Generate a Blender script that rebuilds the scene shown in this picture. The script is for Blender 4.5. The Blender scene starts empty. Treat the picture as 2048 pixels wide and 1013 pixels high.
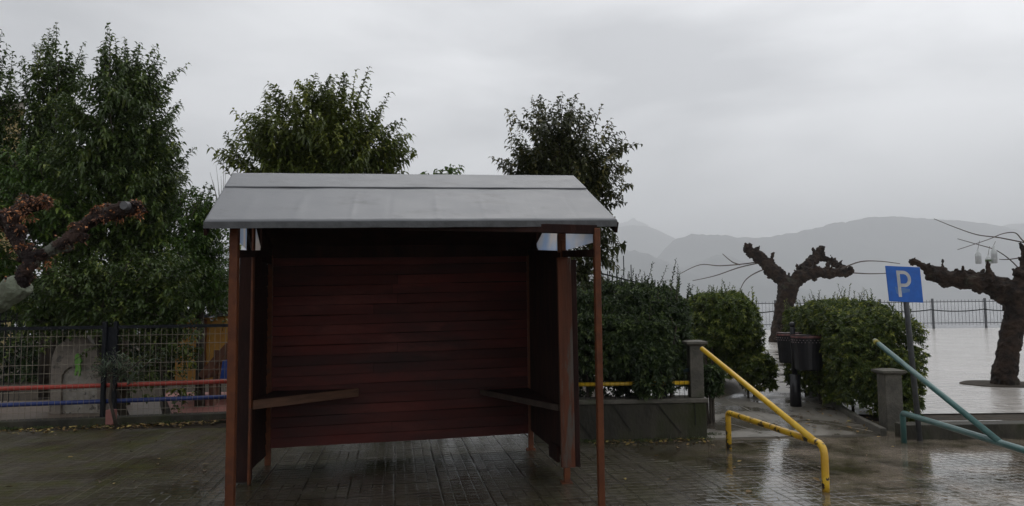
import bpy, bmesh, math, random
import numpy as np
from mathutils import Vector, Matrix
random.seed(7); RNG = np.random.default_rng(11)
SC = bpy.context.scene
COL = SC.collection
R = math.radians

# ------------------------------------------------------------------ camera
F_PX, PITCH, ROLL, EYE = 1450.0, 0.0727, -0.010, 1.6
_x = Vector((1, 0, 0)); _d = Vector((0, math.cos(PITCH), math.sin(PITCH))); _y = Vector((0, -math.sin(PITCH), math.cos(PITCH)))
CX = _x * math.cos(ROLL) + _y * math.sin(ROLL)
CY = _y * math.cos(ROLL) - _x * math.sin(ROLL)
cam_d = bpy.data.cameras.new('camera'); cam = bpy.data.objects.new('camera', cam_d); COL.objects.link(cam)
cam_d.sensor_fit = 'HORIZONTAL'; cam_d.sensor_width = 36.0; cam_d.lens = F_PX / 2048 * 36
cam_d.clip_start = 0.05; cam_d.clip_end = 30000
m = Matrix.Identity(4)
for i in range(3):
    m[i][0] = CX[i]; m[i][1] = CY[i]; m[i][2] = -_d[i]
m[2][3] = EYE
cam.matrix_world = m
SC.camera = cam

def ray(px, py):
    return (_d * F_PX + CX * (px - 1024) + CY * (506.5 - py)).normalized()
def U(px, py, Y):                      # point at world depth Y seen at photo pixel
    r = ray(px, py); k = Y / r.y
    return Vector((r.x * k, Y, EYE + r.z * k))
def G(px, py, z=0.0):                  # point on the level z
    r = ray(px, py); k = (z - EYE) / r.z
    return Vector((r.x * k, r.y * k, z))

# ------------------------------------------------------------------ light
SUN_EL, SUN_AZ = R(58), R(20)
w = bpy.data.worlds.new('World'); SC.world = w; w.use_nodes = True
nt = w.node_tree; nt.nodes.clear()
def N(nt, t, **k):
    n = nt.nodes.new(t)
    for a, b in k.items():
        if a in n.inputs.keys(): n.inputs[a].default_value = b
        else: setattr(n, a, b)
    return n
out = N(nt, 'ShaderNodeOutputWorld'); bg = N(nt, 'ShaderNodeBackground'); bg.inputs['Strength'].default_value = 0.15
sky = N(nt, 'ShaderNodeTexSky'); sky.sky_type = 'NISHITA'; sky.sun_disc = False; sky.sun_elevation = SUN_EL; sky.sun_rotation = SUN_AZ
tc = N(nt, 'ShaderNodeTexCoord'); mp = N(nt, 'ShaderNodeMapping'); mp.inputs['Scale'].default_value = (1.0, 1.0, 2.6); mp.inputs['Location'].default_value = (1.3, .4, .2)
nz = N(nt, 'ShaderNodeTexNoise'); nz.inputs['Scale'].default_value = 1.9; nz.inputs['Detail'].default_value = 6; nz.inputs['Roughness'].default_value = .5; nz.inputs['Distortion'].default_value = .35
rp = N(nt, 'ShaderNodeValToRGB')
e = rp.color_ramp.elements
e[0].position = .38; e[0].color = (3.6, 3.62, 3.68, 1); e[1].position = .60; e[1].color = (6.5, 6.5, 6.55, 1)
mix = N(nt, 'ShaderNodeMix', data_type='RGBA'); mix.inputs[0].default_value = .06
# brighter band towards the lower right, darker cloud up left
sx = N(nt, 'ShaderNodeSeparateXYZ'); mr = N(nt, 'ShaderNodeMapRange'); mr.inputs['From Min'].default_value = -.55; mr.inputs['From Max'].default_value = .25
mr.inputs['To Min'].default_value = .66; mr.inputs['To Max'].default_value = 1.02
vm = N(nt, 'ShaderNodeVectorMath', operation='SCALE')
L = nt.links.new
L(tc.outputs['Generated'], mp.inputs[0]); L(mp.outputs[0], nz.inputs['Vector']); L(nz.outputs[0], rp.inputs[0])
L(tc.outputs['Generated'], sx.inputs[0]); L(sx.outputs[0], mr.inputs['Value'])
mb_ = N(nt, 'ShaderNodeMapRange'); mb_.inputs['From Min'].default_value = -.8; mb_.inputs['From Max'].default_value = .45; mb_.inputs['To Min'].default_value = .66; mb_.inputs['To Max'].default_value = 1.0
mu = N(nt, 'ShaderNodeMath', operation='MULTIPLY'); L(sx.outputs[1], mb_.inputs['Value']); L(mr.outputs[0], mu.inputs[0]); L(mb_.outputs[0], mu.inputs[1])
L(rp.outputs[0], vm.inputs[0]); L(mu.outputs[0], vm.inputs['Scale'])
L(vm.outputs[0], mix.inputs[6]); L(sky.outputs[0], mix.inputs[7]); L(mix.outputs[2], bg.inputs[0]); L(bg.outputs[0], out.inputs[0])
sd = bpy.data.lights.new('sun', 'SUN'); sd.energy = 0.5; sd.angle = R(50); sd.color = (1, .98, .95)
so = bpy.data.objects.new('sun', sd); COL.objects.link(so)
sdir = Vector((math.sin(SUN_AZ) * math.cos(SUN_EL), math.cos(SUN_AZ) * math.cos(SUN_EL), math.sin(SUN_EL)))
so.rotation_euler = sdir.to_track_quat('Z', 'Y').to_euler(); so.location = (0, 0, 30)
SC.view_settings.view_transform = 'Standard'; SC.view_settings.look = 'None'; SC.view_settings.gamma = 1; SC.view_settings.use_curve_mapping = False
SC.view_settings.exposure = 0.5
SC.cycles.volume_bounces = 6; SC.cycles.max_bounces = 8; SC.cycles.diffuse_bounces = 3; SC.cycles.glossy_bounces = 3; SC.cycles.transparent_max_bounces = 12

# ------------------------------------------------------------------ helpers
def mesh_np(name, verts, loops, sizes, rnd=None):
    me = bpy.data.meshes.new(name)
    verts = np.ascontiguousarray(verts, dtype=np.float32)
    me.vertices.add(len(verts)); me.vertices.foreach_set('co', verts.ravel())
    me.loops.add(len(loops)); me.loops.foreach_set('vertex_index', np.asarray(loops, dtype=np.int32))
    sizes = np.asarray(sizes, dtype=np.int32); st = np.concatenate([[0], np.cumsum(sizes)[:-1]]).astype(np.int32)
    me.polygons.add(len(sizes)); me.polygons.foreach_set('loop_start', st); me.polygons.foreach_set('loop_total', sizes)
    if rnd is not None:
        a = me.attributes.new('rnd', 'FLOAT', 'POINT'); a.data.foreach_set('value', np.asarray(rnd, dtype=np.float32))
    me.polygons.foreach_set('use_smooth', [False] * len(sizes)); me.update(calc_edges=True); me.validate()
    return me

def tag(o, label=None, cat=None, group=None, kind=None):
    for k, v in (('label', label), ('category', cat), ('group', group), ('kind', kind)):
        if v: o[k] = v
    return o
def root_loc(o):
    v = Vector((0, 0, 0))
    while o is not None:
        v = v + o.location; o = o.parent
    return v
def thing(name, label, cat, loc, group=None):
    o = bpy.data.objects.new(name, None); COL.objects.link(o); o.location = loc; o.empty_display_size = .1
    return tag(o, label, cat, group)
def link(name, me, mat, parent=None, label=None):
    me.name = name
    if parent is not None:
        v = root_loc(parent); me.transform(Matrix.Translation(-v))
    o = bpy.data.objects.new(name, me); COL.objects.link(o); o.parent = parent
    for mm in (mat if isinstance(mat, (list, tuple)) else [mat]): me.materials.append(mm)
    if label: o['label'] = label
    return o

class MB:
    def __init__(s): s.v = []; s.f = []; s.r = []; s.mi = []; s.rv = .5; s.m = 0
    def add(s, vs, fs):
        b = len(s.v); s.v += [tuple(x) for x in vs]; s.r += [s.rv] * len(vs)
        for f in fs: s.f.append([b + i for i in f]); s.mi.append(s.m)
    def hexa(s, c):                     # 8 corners: bottom 4 ccw, top 4 ccw
        s.add(c, [(3, 2, 1, 0), (4, 5, 6, 7), (0, 1, 5, 4), (1, 2, 6, 5), (2, 3, 7, 6), (3, 0, 4, 7)])
    def box(s, c, sz, rz=0.0):
        q = Matrix.Rotation(rz, 3, 'Z'); c = Vector(c); x, y, z = sz[0] / 2, sz[1] / 2, sz[2] / 2
        s.hexa([c + q @ Vector(p) for p in ((-x, -y, -z), (x, -y, -z), (x, y, -z), (-x, y, -z), (-x, -y, z), (x, -y, z), (x, y, z), (-x, y, z))])
    def bar(s, p0, p1, wd, ht, up=(0, 0, 1)):
        p0 = Vector(p0); p1 = Vector(p1); d = (p1 - p0).normalized(); up = Vector(up)
        if abs(d.dot(up)) > .98: up = Vector((0, 1, 0))
        a = d.cross(up).normalized() * wd / 2; b = a.cross(d).normalized() * ht / 2
        s.hexa([p0 - a - b, p0 + a - b, p1 + a - b, p1 - a - b, p0 - a + b, p0 + a + b, p1 + a + b, p1 - a + b])
    def tube(s, pts, rad, n=10, cap=True, wob=0.0):
        pts = [Vector(p) for p in pts]
        if not isinstance(rad, (list, tuple)): rad = [rad] * len(pts)
        rings = []; ref = None
        for i, p in enumerate(pts):
            d = (pts[min(i + 1, len(pts) - 1)] - pts[max(i - 1, 0)]).normalized()
            if ref is None:
                ref = d.cross(Vector((0, 0, 1)) if abs(d.z) < .9 else Vector((1, 0, 0))).normalized()
            ref = (ref - d * ref.dot(d)).normalized(); b = d.cross(ref)
            rings.append([p + (ref * math.cos(2 * math.pi * k / n) + b * math.sin(2 * math.pi * k / n)) * rad[i] * (1 + random.uniform(-wob, wob)) for k in range(n)])
        vs = [v for r_ in rings for v in r_]; fs = []
        for i in range(len(pts) - 1):
            for k in range(n):
                fs.append((i * n + k, i * n + (k + 1) % n, (i + 1) * n + (k + 1) % n, (i + 1) * n + k))
        if cap: fs.append(tuple(range(n - 1, -1, -1))); fs.append(tuple((len(pts) - 1) * n + k for k in range(n)))
        s.add(vs, fs)
    def prism(s, poly, off):            # polygon (list of points) extruded by vector off
        n = len(poly); off = Vector(off); vs = [Vector(p) for p in poly] + [Vector(p) + off for p in poly]
        s.add(vs, [tuple(range(n))[::-1], tuple(range(n, 2 * n))] + [(i, (i + 1) % n, n + (i + 1) % n, n + i) for i in range(n)])
    def blob(s, c, r, n=10, m_=7, j=.15, sz=1.0):
        c = Vector(c); vs = []; fs = []
        for i in range(m_ + 1):
            t = math.pi * i / m_
            for k in range(n):
                a = 2 * math.pi * k / n; rr = r * (1 + random.uniform(-j, j))
                vs.append(c + Vector((math.sin(t) * math.cos(a), math.sin(t) * math.sin(a), math.cos(t) * sz)) * rr)
        for i in range(m_):
            for k in range(n): fs.append((i * n + k, (i + 1) * n + k, (i + 1) * n + (k + 1) % n, i * n + (k + 1) % n))
        s.add(vs, fs)
    def mesh(s, name='m', smooth=False):
        me = mesh_np(name, np.array([tuple(v) for v in s.v]), [i for f in s.f for i in f], [len(f) for f in s.f], s.r)
        if any(s.mi) and len(me.polygons) == len(s.mi): me.polygons.foreach_set('material_index', s.mi)
        if smooth: me.polygons.foreach_set('use_smooth', [True] * len(me.polygons))
        return me
    def build(s, name, mat, parent=None, label=None, smooth=False, bevel=0.0):
        o = link(name, s.mesh(name, smooth), mat, parent, label)
        if bevel:
            b = o.modifiers.new('bevel', 'BEVEL'); b.width = bevel; b.segments = 2; b.limit_method = 'ANGLE'
        return o

def mat(name, c1, c2=None, scale=5.0, rough=.6, rough2=None, bump=0.0, bscale=None, stretch=(1, 1, 1), metal=0.0, lo=.4, hi=.6,
        third=None, tscale=1.5, tlo=.55, thi=.62, use_rnd=0.0, spec=.5, detail=6, bdist=.02):
    M = bpy.data.materials.new(name); M.use_nodes = True; nt = M.node_tree; L = nt.links.new
    p = nt.nodes['Principled BSDF']; p.inputs['Metallic'].default_value = metal; p.inputs['Roughness'].default_value = rough
    p.inputs['Specular IOR Level'].default_value = spec
    c2 = c2 or tuple(x * .75 for x in c1)
    t = N(nt, 'ShaderNodeTexCoord'); mp = N(nt, 'ShaderNodeMapping'); mp.inputs['Scale'].default_value = stretch
    L(t.outputs['Object'], mp.inputs[0])
    nz = N(nt, 'ShaderNodeTexNoise'); nz.inputs['Scale'].default_value = scale; nz.inputs['Detail'].default_value = detail; nz.inputs['Roughness'].default_value = .62
    L(mp.outputs[0], nz.inputs['Vector'])
    rp = N(nt, 'ShaderNodeValToRGB'); e = rp.color_ramp.elements
    e[0].position = lo; e[0].color = (*c2, 1); e[1].position = hi; e[1].color = (*c1, 1); L(nz.outputs[0], rp.inputs[0])
    col = rp.outputs[0]
    if third:
        n2 = N(nt, 'ShaderNodeTexNoise'); n2.inputs['Scale'].default_value = tscale; n2.inputs['Detail'].default_value = 7; n2.inputs['Roughness'].default_value = .65; L(mp.outputs[0], n2.inputs['Vector'])
        r2 = N(nt, 'ShaderNodeMapRange'); r2.inputs['From Min'].default_value = tlo; r2.inputs['From Max'].default_value = thi; L(n2.outputs[0], r2.inputs['Value'])
        mx = N(nt, 'ShaderNodeMix', data_type='RGBA'); L(r2.outputs[0], mx.inputs[0]); L(col, mx.inputs[6]); mx.inputs[7].default_value = (*third, 1); col = mx.outputs[2]
    if use_rnd:
        at = N(nt, 'ShaderNodeAttribute'); at.attribute_name = 'rnd'
        r3 = N(nt, 'ShaderNodeMapRange'); r3.inputs['To Min'].default_value = 1 - use_rnd; r3.inputs['To Max'].default_value = 1 + use_rnd; L(at.outputs['Fac'], r3.inputs['Value'])
        vm = N(nt, 'ShaderNodeVectorMath', operation='SCALE'); L(col, vm.inputs[0]); L(r3.outputs[0], vm.inputs['Scale']); col = vm.outputs[0]
    L(col, p.inputs['Base Color'])
    if rough2 is not None:
        r4 = N(nt, 'ShaderNodeMapRange'); r4.inputs['From Min'].default_value = .35; r4.inputs['From Max'].default_value = .65; r4.inputs['To Min'].default_value = rough; r4.inputs['To Max'].default_value = rough2
        L(nz.outputs[0], r4.inputs['Value']); L(r4.outputs[0], p.inputs['Roughness'])
    if bump:
        nb = N(nt, 'ShaderNodeTexNoise'); nb.inputs['Scale'].default_value = bscale or scale * 3; nb.inputs['Detail'].default_value = 6; L(mp.outputs[0], nb.inputs['Vector'])
        b = N(nt, 'ShaderNodeBump'); b.inputs['Strength'].default_value = bump; b.inputs['Distance'].default_value = bdist; L(nb.outputs[0], b.inputs['Height']); L(b.outputs[0], p.inputs['Normal'])
    return M

def leaf_mat(name, a, b, c, rough=.32, trans=.28):
    M = bpy.data.materials.new(name); M.use_nodes = True; nt = M.node_tree; L = nt.links.new
    p = nt.nodes['Principled BSDF']; p.inputs['Roughness'].default_value = rough; p.inputs['Specular IOR Level'].default_value = .4
    at = N(nt, 'ShaderNodeAttribute'); at.attribute_name = 'rnd'
    rp = N(nt, 'ShaderNodeValToRGB'); e = rp.color_ramp.elements
    e[0].position = 0; e[0].color = (*a, 1); e[1].position = 1; e[1].color = (*c, 1); x = e.new(.72); x.color = (*b, 1)
    L(at.outputs['Fac'], rp.inputs[0]); L(rp.outputs[0], p.inputs['Base Color'])
    t = N(nt, 'ShaderNodeBsdfTranslucent'); L(rp.outputs[0], t.inputs[0]); mx = N(nt, 'ShaderNodeMixShader'); mx.inputs[0].default_value = trans
    L(p.outputs[0], mx.inputs[1]); L(t.outputs[0], mx.inputs[2]); L(mx.outputs[0], nt.nodes['Material Output'].inputs[0])
    return M

def unit(a): return a / np.maximum(np.linalg.norm(a, axis=-1, keepdims=True), 1e-9)
def rdir(n): return unit(RNG.normal(size=(n, 3)))

def leaf_mesh(pos, d, up, Ln, W, droop, rnd):
    """curved folded leaves; pos,d,up (n,3), Ln,W,droop,rnd (n,)"""
    n = len(pos); d = unit(d); s = unit(np.cross(d, up)); nn = np.cross(s, d)
    Ln = np.broadcast_to(Ln, n)[:, None]; W = np.broadcast_to(W, n)[:, None]; dr = np.broadcast_to(droop, n)[:, None]
    z = np.array([0, 0, -1.0])
    def P(t): return pos + d * Ln * t * (1 - .25 * dr * t) + z * dr * Ln * t * t
    m1, m2 = P(.33), P(.7); f = nn * W * .25
    v = np.stack([pos, m1 + s * W * .5 + f, m1 - f * 0, m1 - s * W * .5 + f, m2 + s * W * .36 + f * .7, m2, m2 - s * W * .36 + f * .7, P(1.0)], 1).reshape(-1, 3)
    b = (np.arange(n) * 8)[:, None]
    idx = np.array([0, 1, 2, 0, 2, 3, 1, 4, 5, 2, 2, 5, 6, 3, 4, 7, 5, 5, 7, 6])
    loops = (b + idx[None]).ravel(); sizes = np.tile([3, 3, 4, 4, 3, 3], n)
    return v, loops, sizes, np.repeat(np.broadcast_to(rnd, n), 8)

class Leaves:
    def __init__(s): s.parts = []
    def add(s, *a): s.parts.append(leaf_mesh(*a))
    def mesh(s, name):
        vs = []; ls = []; ss = []; rr = []; b = 0
        for v, l, z, r_ in s.parts: vs.append(v); ls.append(l + b); ss.append(z); rr.append(r_); b += len(v)
        return mesh_np(name, np.concatenate(vs), np.concatenate(ls), np.concatenate(ss), np.concatenate(rr))

def shoots(LV, TW, P0, P2, lift, per_m, Ln, W, droop, tw_r=.006, twig_every=1, spread=.8, t0=.1):
    """leafy shoots: bezier from P0 to P2 bowed by lift, with leaves down both sides"""
    P0 = np.asarray(P0, float); P2 = np.asarray(P2, float); S = len(P0)
    ln = np.linalg.norm(P2 - P0, axis=1); n = max(3, int(ln.mean() * per_m))
    P1 = (P0 + P2) / 2 + lift
    t = np.linspace(t0, 1, n)[None, :, None]
    pos = (1 - t) ** 2 * P0[:, None] + 2 * t * (1 - t) * P1[:, None] + t * t * P2[:, None]
    tan = unit(2 * (1 - t) * (P1 - P0)[:, None] + 2 * t * (P2 - P1)[:, None])
    ref = unit(np.cross(tan, RNG.normal(size=(S, 1, 3)))); bi = np.cross(tan, ref)
    ang = (np.arange(n) * 2.4)[None, :, None] + RNG.uniform(0, 6, (S, 1, 1)) + RNG.normal(size=(S, n, 1)) * .3
    side = ref * np.cos(ang) + bi * np.sin(ang)
    d = unit(side * spread + tan * .65 + RNG.normal(size=side.shape) * .15); d[..., 2] += .15
    up = np.zeros_like(d) + [0, 0, 1.0] + RNG.normal(size=d.shape) * .25
    taper = (1.1 - .45 * t[..., 0]) * RNG.uniform(.7, 1.15, (S, n))
    sr = RNG.uniform(0, 1, (S, 1))
    rnd = np.clip(sr * .6 + RNG.uniform(0, .45, (S, n)) , 0, 1)
    LV.add(pos.reshape(-1, 3), d.reshape(-1, 3), up.reshape(-1, 3), (Ln * taper).ravel(), (W * taper).ravel(), (droop * RNG.uniform(.5, 1.3, (S, n))).ravel(), rnd.ravel())
    for i in range(0, S, twig_every):
        q = [Vector(tuple((1 - a) ** 2 * P0[i] + 2 * a * (1 - a) * P1[i] + a * a * P2[i])) for a in (0, .33, .66, 1)]
        TW.tube(q, [tw_r * 1.4, tw_r, tw_r * .7, tw_r * .3], 4, cap=False)

def pxr(r, Y): return r * Y / F_PX
def crown_tree(name, label, cat, base, Y, ells, tips, n_shoots, leafm, barkm, Ln=.17, W=.064, droop=.65, shoot=(.45, 1.0), dens=26, group=None, trunk_r=.09, trunk_top=None, inner=.5, zmin=None):
    """ells: (cx,cy,rx,ry,depth radius in m) in photo pixels at depth Y; tips: (px,py,px0,py0) shoots that break the outline"""
    th = thing(name, label, cat, base, group); LV = Leaves(); TW = MB(); TR = MB(); n_shoots = int(n_shoots * 1.3); dens *= 1.75
    cs = [(U(e[0], e[1], Y + (e[5] if len(e) > 5 else 0)), pxr(e[2], Y), e[4], pxr(e[3], Y)) for e in ells]
    vol = np.array([a * b * c for _, a, b, c in cs]); pr = vol ** .75; pr /= pr.sum()
    P0 = []; P2 = []
    for i in range(n_shoots):
        k = RNG.choice(len(cs), p=pr); c, rx, ry, rz = cs[k]
        u = rdir(1)[0]; u[2] = u[2] * .9 + .12; u /= np.linalg.norm(u)
        rad = RNG.uniform(.9, 1.14) if i % 3 else RNG.uniform(inner, .95)
        e_ = np.array(c) + u * [rx, ry, rz] * rad
        L_ = RNG.uniform(*shoot); back = unit(u * [1.1, 1, .5] + [0, 0, .55] + RNG.normal(size=3) * .28)
        P0.append(e_ - back * L_); P2.append(e_)
    P0 = np.array(P0); P2 = np.array(P2)
    if zmin is not None: P0[:, 2] = np.maximum(P0[:, 2], zmin); P2[:, 2] = np.maximum(P2[:, 2], zmin + .05)
    lift = np.zeros((len(P0), 3)); lift += RNG.normal(size=lift.shape) * .04
    shoots(LV, TW, P0, P2, lift, dens, Ln, W, droop, twig_every=5, tw_r=.004)
    if tips:
        T = np.array([tuple(U(t[0], t[1], Y + RNG.uniform(-.4, .4))) for t in tips]); B = np.array([tuple(U(t[2], t[3], Y)) for t in tips])
        reps = 3
        T2 = np.repeat(T, reps, 0); B2 = np.repeat(B, reps, 0); off = RNG.normal(size=T2.shape) * .05; T2 = T2 + off; B2 = B2 + off * 2
        T2[1::reps] = B2[1::reps] + (T2[1::reps] - B2[1::reps]) * .82; T2[2::reps] = B2[2::reps] + (T2[2::reps] - B2[2::reps]) * .65
        shoots(LV, TW, B2, T2, np.tile([0, 0, .06], (len(T2), 1)), dens * 1.0, Ln, W, droop, t0=0.0)
    b = Vector(base); top = trunk_top or (cs[0][0] + Vector((0, 0, -cs[0][3] * .4)))
    mid = b.lerp(top, .5) + Vector((random.uniform(-.08, .08), random.uniform(-.08, .08), 0))
    TR.tube([b, b.lerp(mid, .5), mid, mid.lerp(top, .5), top], [trunk_r * 1.35, trunk_r * 1.05, trunk_r * .95, trunk_r * .8, trunk_r * .55], 10, wob=.08)
    for c, rx, ry, rz in cs:
        for j in range(3):
            u = Vector(tuple(rdir(1)[0])); u.z = abs(u.z) * .8 + .1
            st = b.lerp(top, random.uniform(.6, 1)); en = c + Vector((u.x * rx, u.y * ry, u.z * rz)) * .75
            md = st.lerp(en, .5) + Vector((0, 0, .12))
            TW.tube([st, md, en], [trunk_r * .24, trunk_r * .16, .006], 6, cap=False)
    link('leaves', LV.mesh('leaves'), leafm, th); TW.build('branches', barkm, th, smooth=True); TR.build('trunk', barkm, th, smooth=True)
    return th

def remeshed(mb, vox, disp=0.0, dscale=.15, name='m', d2=0.0):
    me = mb.mesh(name); o = bpy.data.objects.new('tmp', me); COL.objects.link(o)
    md = o.modifiers.new('r', 'REMESH'); md.mode = 'VOXEL'; md.voxel_size = vox
    if disp:
        tx = bpy.data.textures.new('t', 'CLOUDS'); tx.noise_scale = dscale; tx.noise_depth = 3
        dm = o.modifiers.new('d', 'DISPLACE'); dm.texture = tx; dm.strength = disp; dm.mid_level = .5; dm.texture_coords = 'LOCAL'
    if d2:
        tx = bpy.data.textures.new('t', 'CLOUDS'); tx.noise_scale = dscale * .3; tx.noise_depth = 2
        dm = o.modifiers.new('d', 'DISPLACE'); dm.texture = tx; dm.strength = d2; dm.mid_level = .5; dm.texture_coords = 'LOCAL'
    bpy.context.view_layer.update()
    dg = bpy.context.evaluated_depsgraph_get(); me2 = bpy.data.meshes.new_from_object(o.evaluated_get(dg))
    bpy.data.objects.remove(o)
    bm = bmesh.new(); bm.from_mesh(me2); seen = set(); comps = []
    for v in bm.verts:
        if v in seen: continue
        st = [v]; seen.add(v); cc = []
        while st:
            q = st.pop(); cc.append(q)
            for e_ in q.link_edges:
                o2 = e_.other_vert(q)
                if o2 not in seen: seen.add(o2); st.append(o2)
        comps.append(cc)
    comps.sort(key=len)
    for cc in comps[:-1]: bmesh.ops.delete(bm, geom=cc, context='VERTS')
    bm.to_mesh(me2); bm.free(); me2.polygons.foreach_set('use_smooth', [True] * len(me2.polygons)); return me2

# ------------------------------------------------------------------ materials
YAW = .16
M = {}
M['post'] = mat('post_brown_paint', (.125, .038, .012), (.085, .025, .009), 9, .55, spec=.3, bump=.15, bscale=60, third=(.05, .025, .018), tscale=6, tlo=.58, thi=.7)
M['post_worn'] = mat('worn_post_paint', (.115, .036, .016), (.07, .024, .012), 8, .65, spec=.25, bump=.4, bscale=50, third=(.085, .07, .058), tscale=14, tlo=.52, thi=.60, stretch=(1, 1, .12))
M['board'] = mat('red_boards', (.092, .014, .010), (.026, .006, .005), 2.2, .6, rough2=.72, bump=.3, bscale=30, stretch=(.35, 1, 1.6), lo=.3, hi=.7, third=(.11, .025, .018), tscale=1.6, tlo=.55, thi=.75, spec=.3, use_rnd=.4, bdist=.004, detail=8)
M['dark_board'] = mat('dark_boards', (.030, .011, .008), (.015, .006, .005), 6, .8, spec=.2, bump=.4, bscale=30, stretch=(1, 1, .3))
M['seat'] = mat('seat_wood', (.12, .06, .035), (.07, .034, .02), 5, .6, spec=.3, bump=.3, bscale=40, stretch=(.4, .4, 3))
M['roof'] = mat('roof_felt', (.14, .147, .16), (.10, .106, .117), 3.2, .34, rough2=.46, bump=.12, bscale=70, lo=.3, hi=.7, third=(.075, .078, .084), tscale=2.6, tlo=.54, thi=.7, bdist=.01, spec=.75, stretch=(1, 1.6, 1))
M['roof_edge'] = mat('roof_edge', (.075, .078, .083), (.05, .052, .055), 12, .45, bump=.2)
M['concrete'] = mat('wet_concrete', (.13, .12, .10), (.07, .066, .055), 5, .55, rough2=.75, spec=.3, bump=.4, bscale=40, third=(.055, .06, .035), tscale=2.6, tlo=.5, thi=.66)
M['plinth'] = mat('mossy_plinth', (.062, .056, .043), (.022, .021, .015), 2.2, .6, rough2=.85, spec=.3, stretch=(1, 1, .5), bump=.5, bscale=30, third=(.030, .036, .012), tscale=1.8, tlo=.48, thi=.66)
M['groove'] = mat('wall_groove', (.012, .012, .012), None, 8, .8)
M['yellow'] = mat('yellow_paint', (.72, .46, .025), (.64, .38, .02), 7, .33, bump=.1, bscale=60, third=(.05, .03, .02), tscale=15, tlo=.66, thi=.70, spec=.6)
M['yellow_worn'] = mat('worn_yellow_paint', (.70, .44, .025), (.58, .33, .02), 7, .35, bump=.25, bscale=60, third=(.03, .022, .018), tscale=11, tlo=.55, thi=.58, spec=.6)
M['green_paint'] = mat('green_paint', (.045, .135, .125), (.035, .105, .10), 8, .3, bump=.1, bscale=60, spec=.6)
M['teal_dark'] = mat('dark_teal_paint', (.014, .03, .034), None, 8, .5)
M['red_paint'] = mat('red_paint', (.42, .05, .03), (.34, .04, .025), 9, .35)
M['blue_paint'] = mat('blue_paint', (.02, .045, .19), (.015, .03, .14), 9, .35)
M['black_metal'] = mat('dark_metal', (.008, .010, .014), (.005, .006, .009), 9, .5, spec=.2)
M['mesh_wire'] = mat('mesh_wire', (.27, .235, .18), (.17, .145, .11), 12, .5)
M['pole'] = mat('galvanised', (.10, .105, .115), (.07, .075, .08), 10, .4, metal=.4, bump=.1)
M['sign_blue'] = mat('sign_blue', (.006, .12, .52), (.005, .10, .45), 12, .35, bump=.05, use_rnd=0)
M['sign_white'] = mat('sign_white', (.55, .56, .56), (.42, .43, .44), 9, .4)
M['sticker'] = mat('sticker_rest', (.10, .22, .47), (.06, .17, .44), 22, .5)
M['bark'] = mat('grey_bark', (.075, .062, .048), (.032, .026, .022), 6, .75, spec=.2, bump=.7, bscale=24, stretch=(1, 1, .5))
M['plane'] = mat('plane_bark', (.075, .055, .042), (.028, .02, .017), 5, .7, spec=.2, bump=.9, bscale=22, third=(.12, .115, .085), tscale=3.2, tlo=.56, thi=.66, bdist=.04)
M['plane_far'] = mat('plane_bark_far', (.042, .027, .019), (.012, .009, .008), 5, .8, spec=.2, bump=.9, bscale=18, third=(.05, .052, .038), tscale=2.2, tlo=.58, thi=.68, bdist=.04)
M['plane_limb'] = mat('lichen_bark', (.21, .24, .17), (.12, .13, .09), 6, .7, bump=.8, bscale=22, third=(.045, .033, .03), tscale=3.0, tlo=.5, thi=.6, bdist=.03)
M['burr'] = mat('burr_bark', (.060, .036, .028), (.018, .012, .012), 9, .7, spec=.2, bump=.9, bscale=30, third=(.16, .17, .14), tscale=4, tlo=.56, thi=.63, bdist=.04)
M['stub'] = mat('burr_stubs', (.46, .19, .07), (.10, .04, .025), 9, .6, use_rnd=.6)
M['twig'] = mat('twigs', (.10, .075, .055), (.06, .045, .035), 9, .7)
M['soil'] = mat('soil', (.045, .033, .022), (.028, .022, .015), 5, .85, spec=.2, bump=.8, bscale=18)
M['binblack'] = mat('bin_plastic', (.014, .014, .019), (.009, .009, .012), 9, .4)
M['binred'] = mat('bin_rim', (.17, .06, .055), (.06, .025, .025), 14, .5)
M['binwhite'] = mat('bin_dots', (.42, .34, .35), None, 9, .5)
M['hut_yellow'] = mat('orange_panel', (.70, .38, .08), (.58, .28, .055), 4, .6)
M['brown_panel'] = mat('brown_panel', (.17, .07, .035), (.12, .05, .03), 6, .6)
M['blue_panel'] = mat('blue_panel', (.02, .08, .38), (.015, .06, .30), 6, .4)
M['pink'] = mat('pink_rubber', (.32, .13, .11), (.25, .10, .085), 6, .6)
M['playgrey'] = mat('play_wall', (.25, .215, .18), (.17, .145, .12), 4, .7, third=(.09, .08, .07), tscale=5, tlo=.55, thi=.6)
M['lime'] = mat('lime_plastic', (.13, .34, .04), (.10, .27, .03), 6, .4)
M['house'] = mat('house_render', (.42, .33, .15), (.34, .27, .12), 2, .8)
M['house_trim'] = mat('house_trim', (.45, .42, .35), (.36, .33, .28), 3, .8)
M['house_roof'] = mat('house_tiles', (.20, .09, .06), (.14, .06, .045), 6, .8)
M['glass_dark'] = mat('window_glass', (.03, .035, .04), (.02, .025, .03), 3, .1)
M['hill'] = mat('wooded_hill', (.045, .06, .055), (.02, .03, .032), .004, .9)
M['bottle'] = mat('bottle_plastic', (.62, .64, .64), (.5, .52, .52), 20, .15)
M['leafA'] = leaf_mat('leaves_dark', (.027, .050, .011), (.070, .112, .022), (.20, .24, .05))
M['leafB'] = leaf_mat('leaves_olive', (.032, .050, .010), (.11, .14, .022), (.28, .30, .055))
M['leafC'] = leaf_mat('leaves_brown_green', (.024, .030, .012), (.058, .068, .020), (.18, .16, .05))
M['leafU'] = leaf_mat('leaves_understory', (.028, .058, .010), (.075, .14, .022), (.19, .26, .045))
M['hedgeD'] = leaf_mat('hedge_dark', (.013, .027, .009), (.036, .062, .017), (.10, .14, .035), .42)
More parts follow.
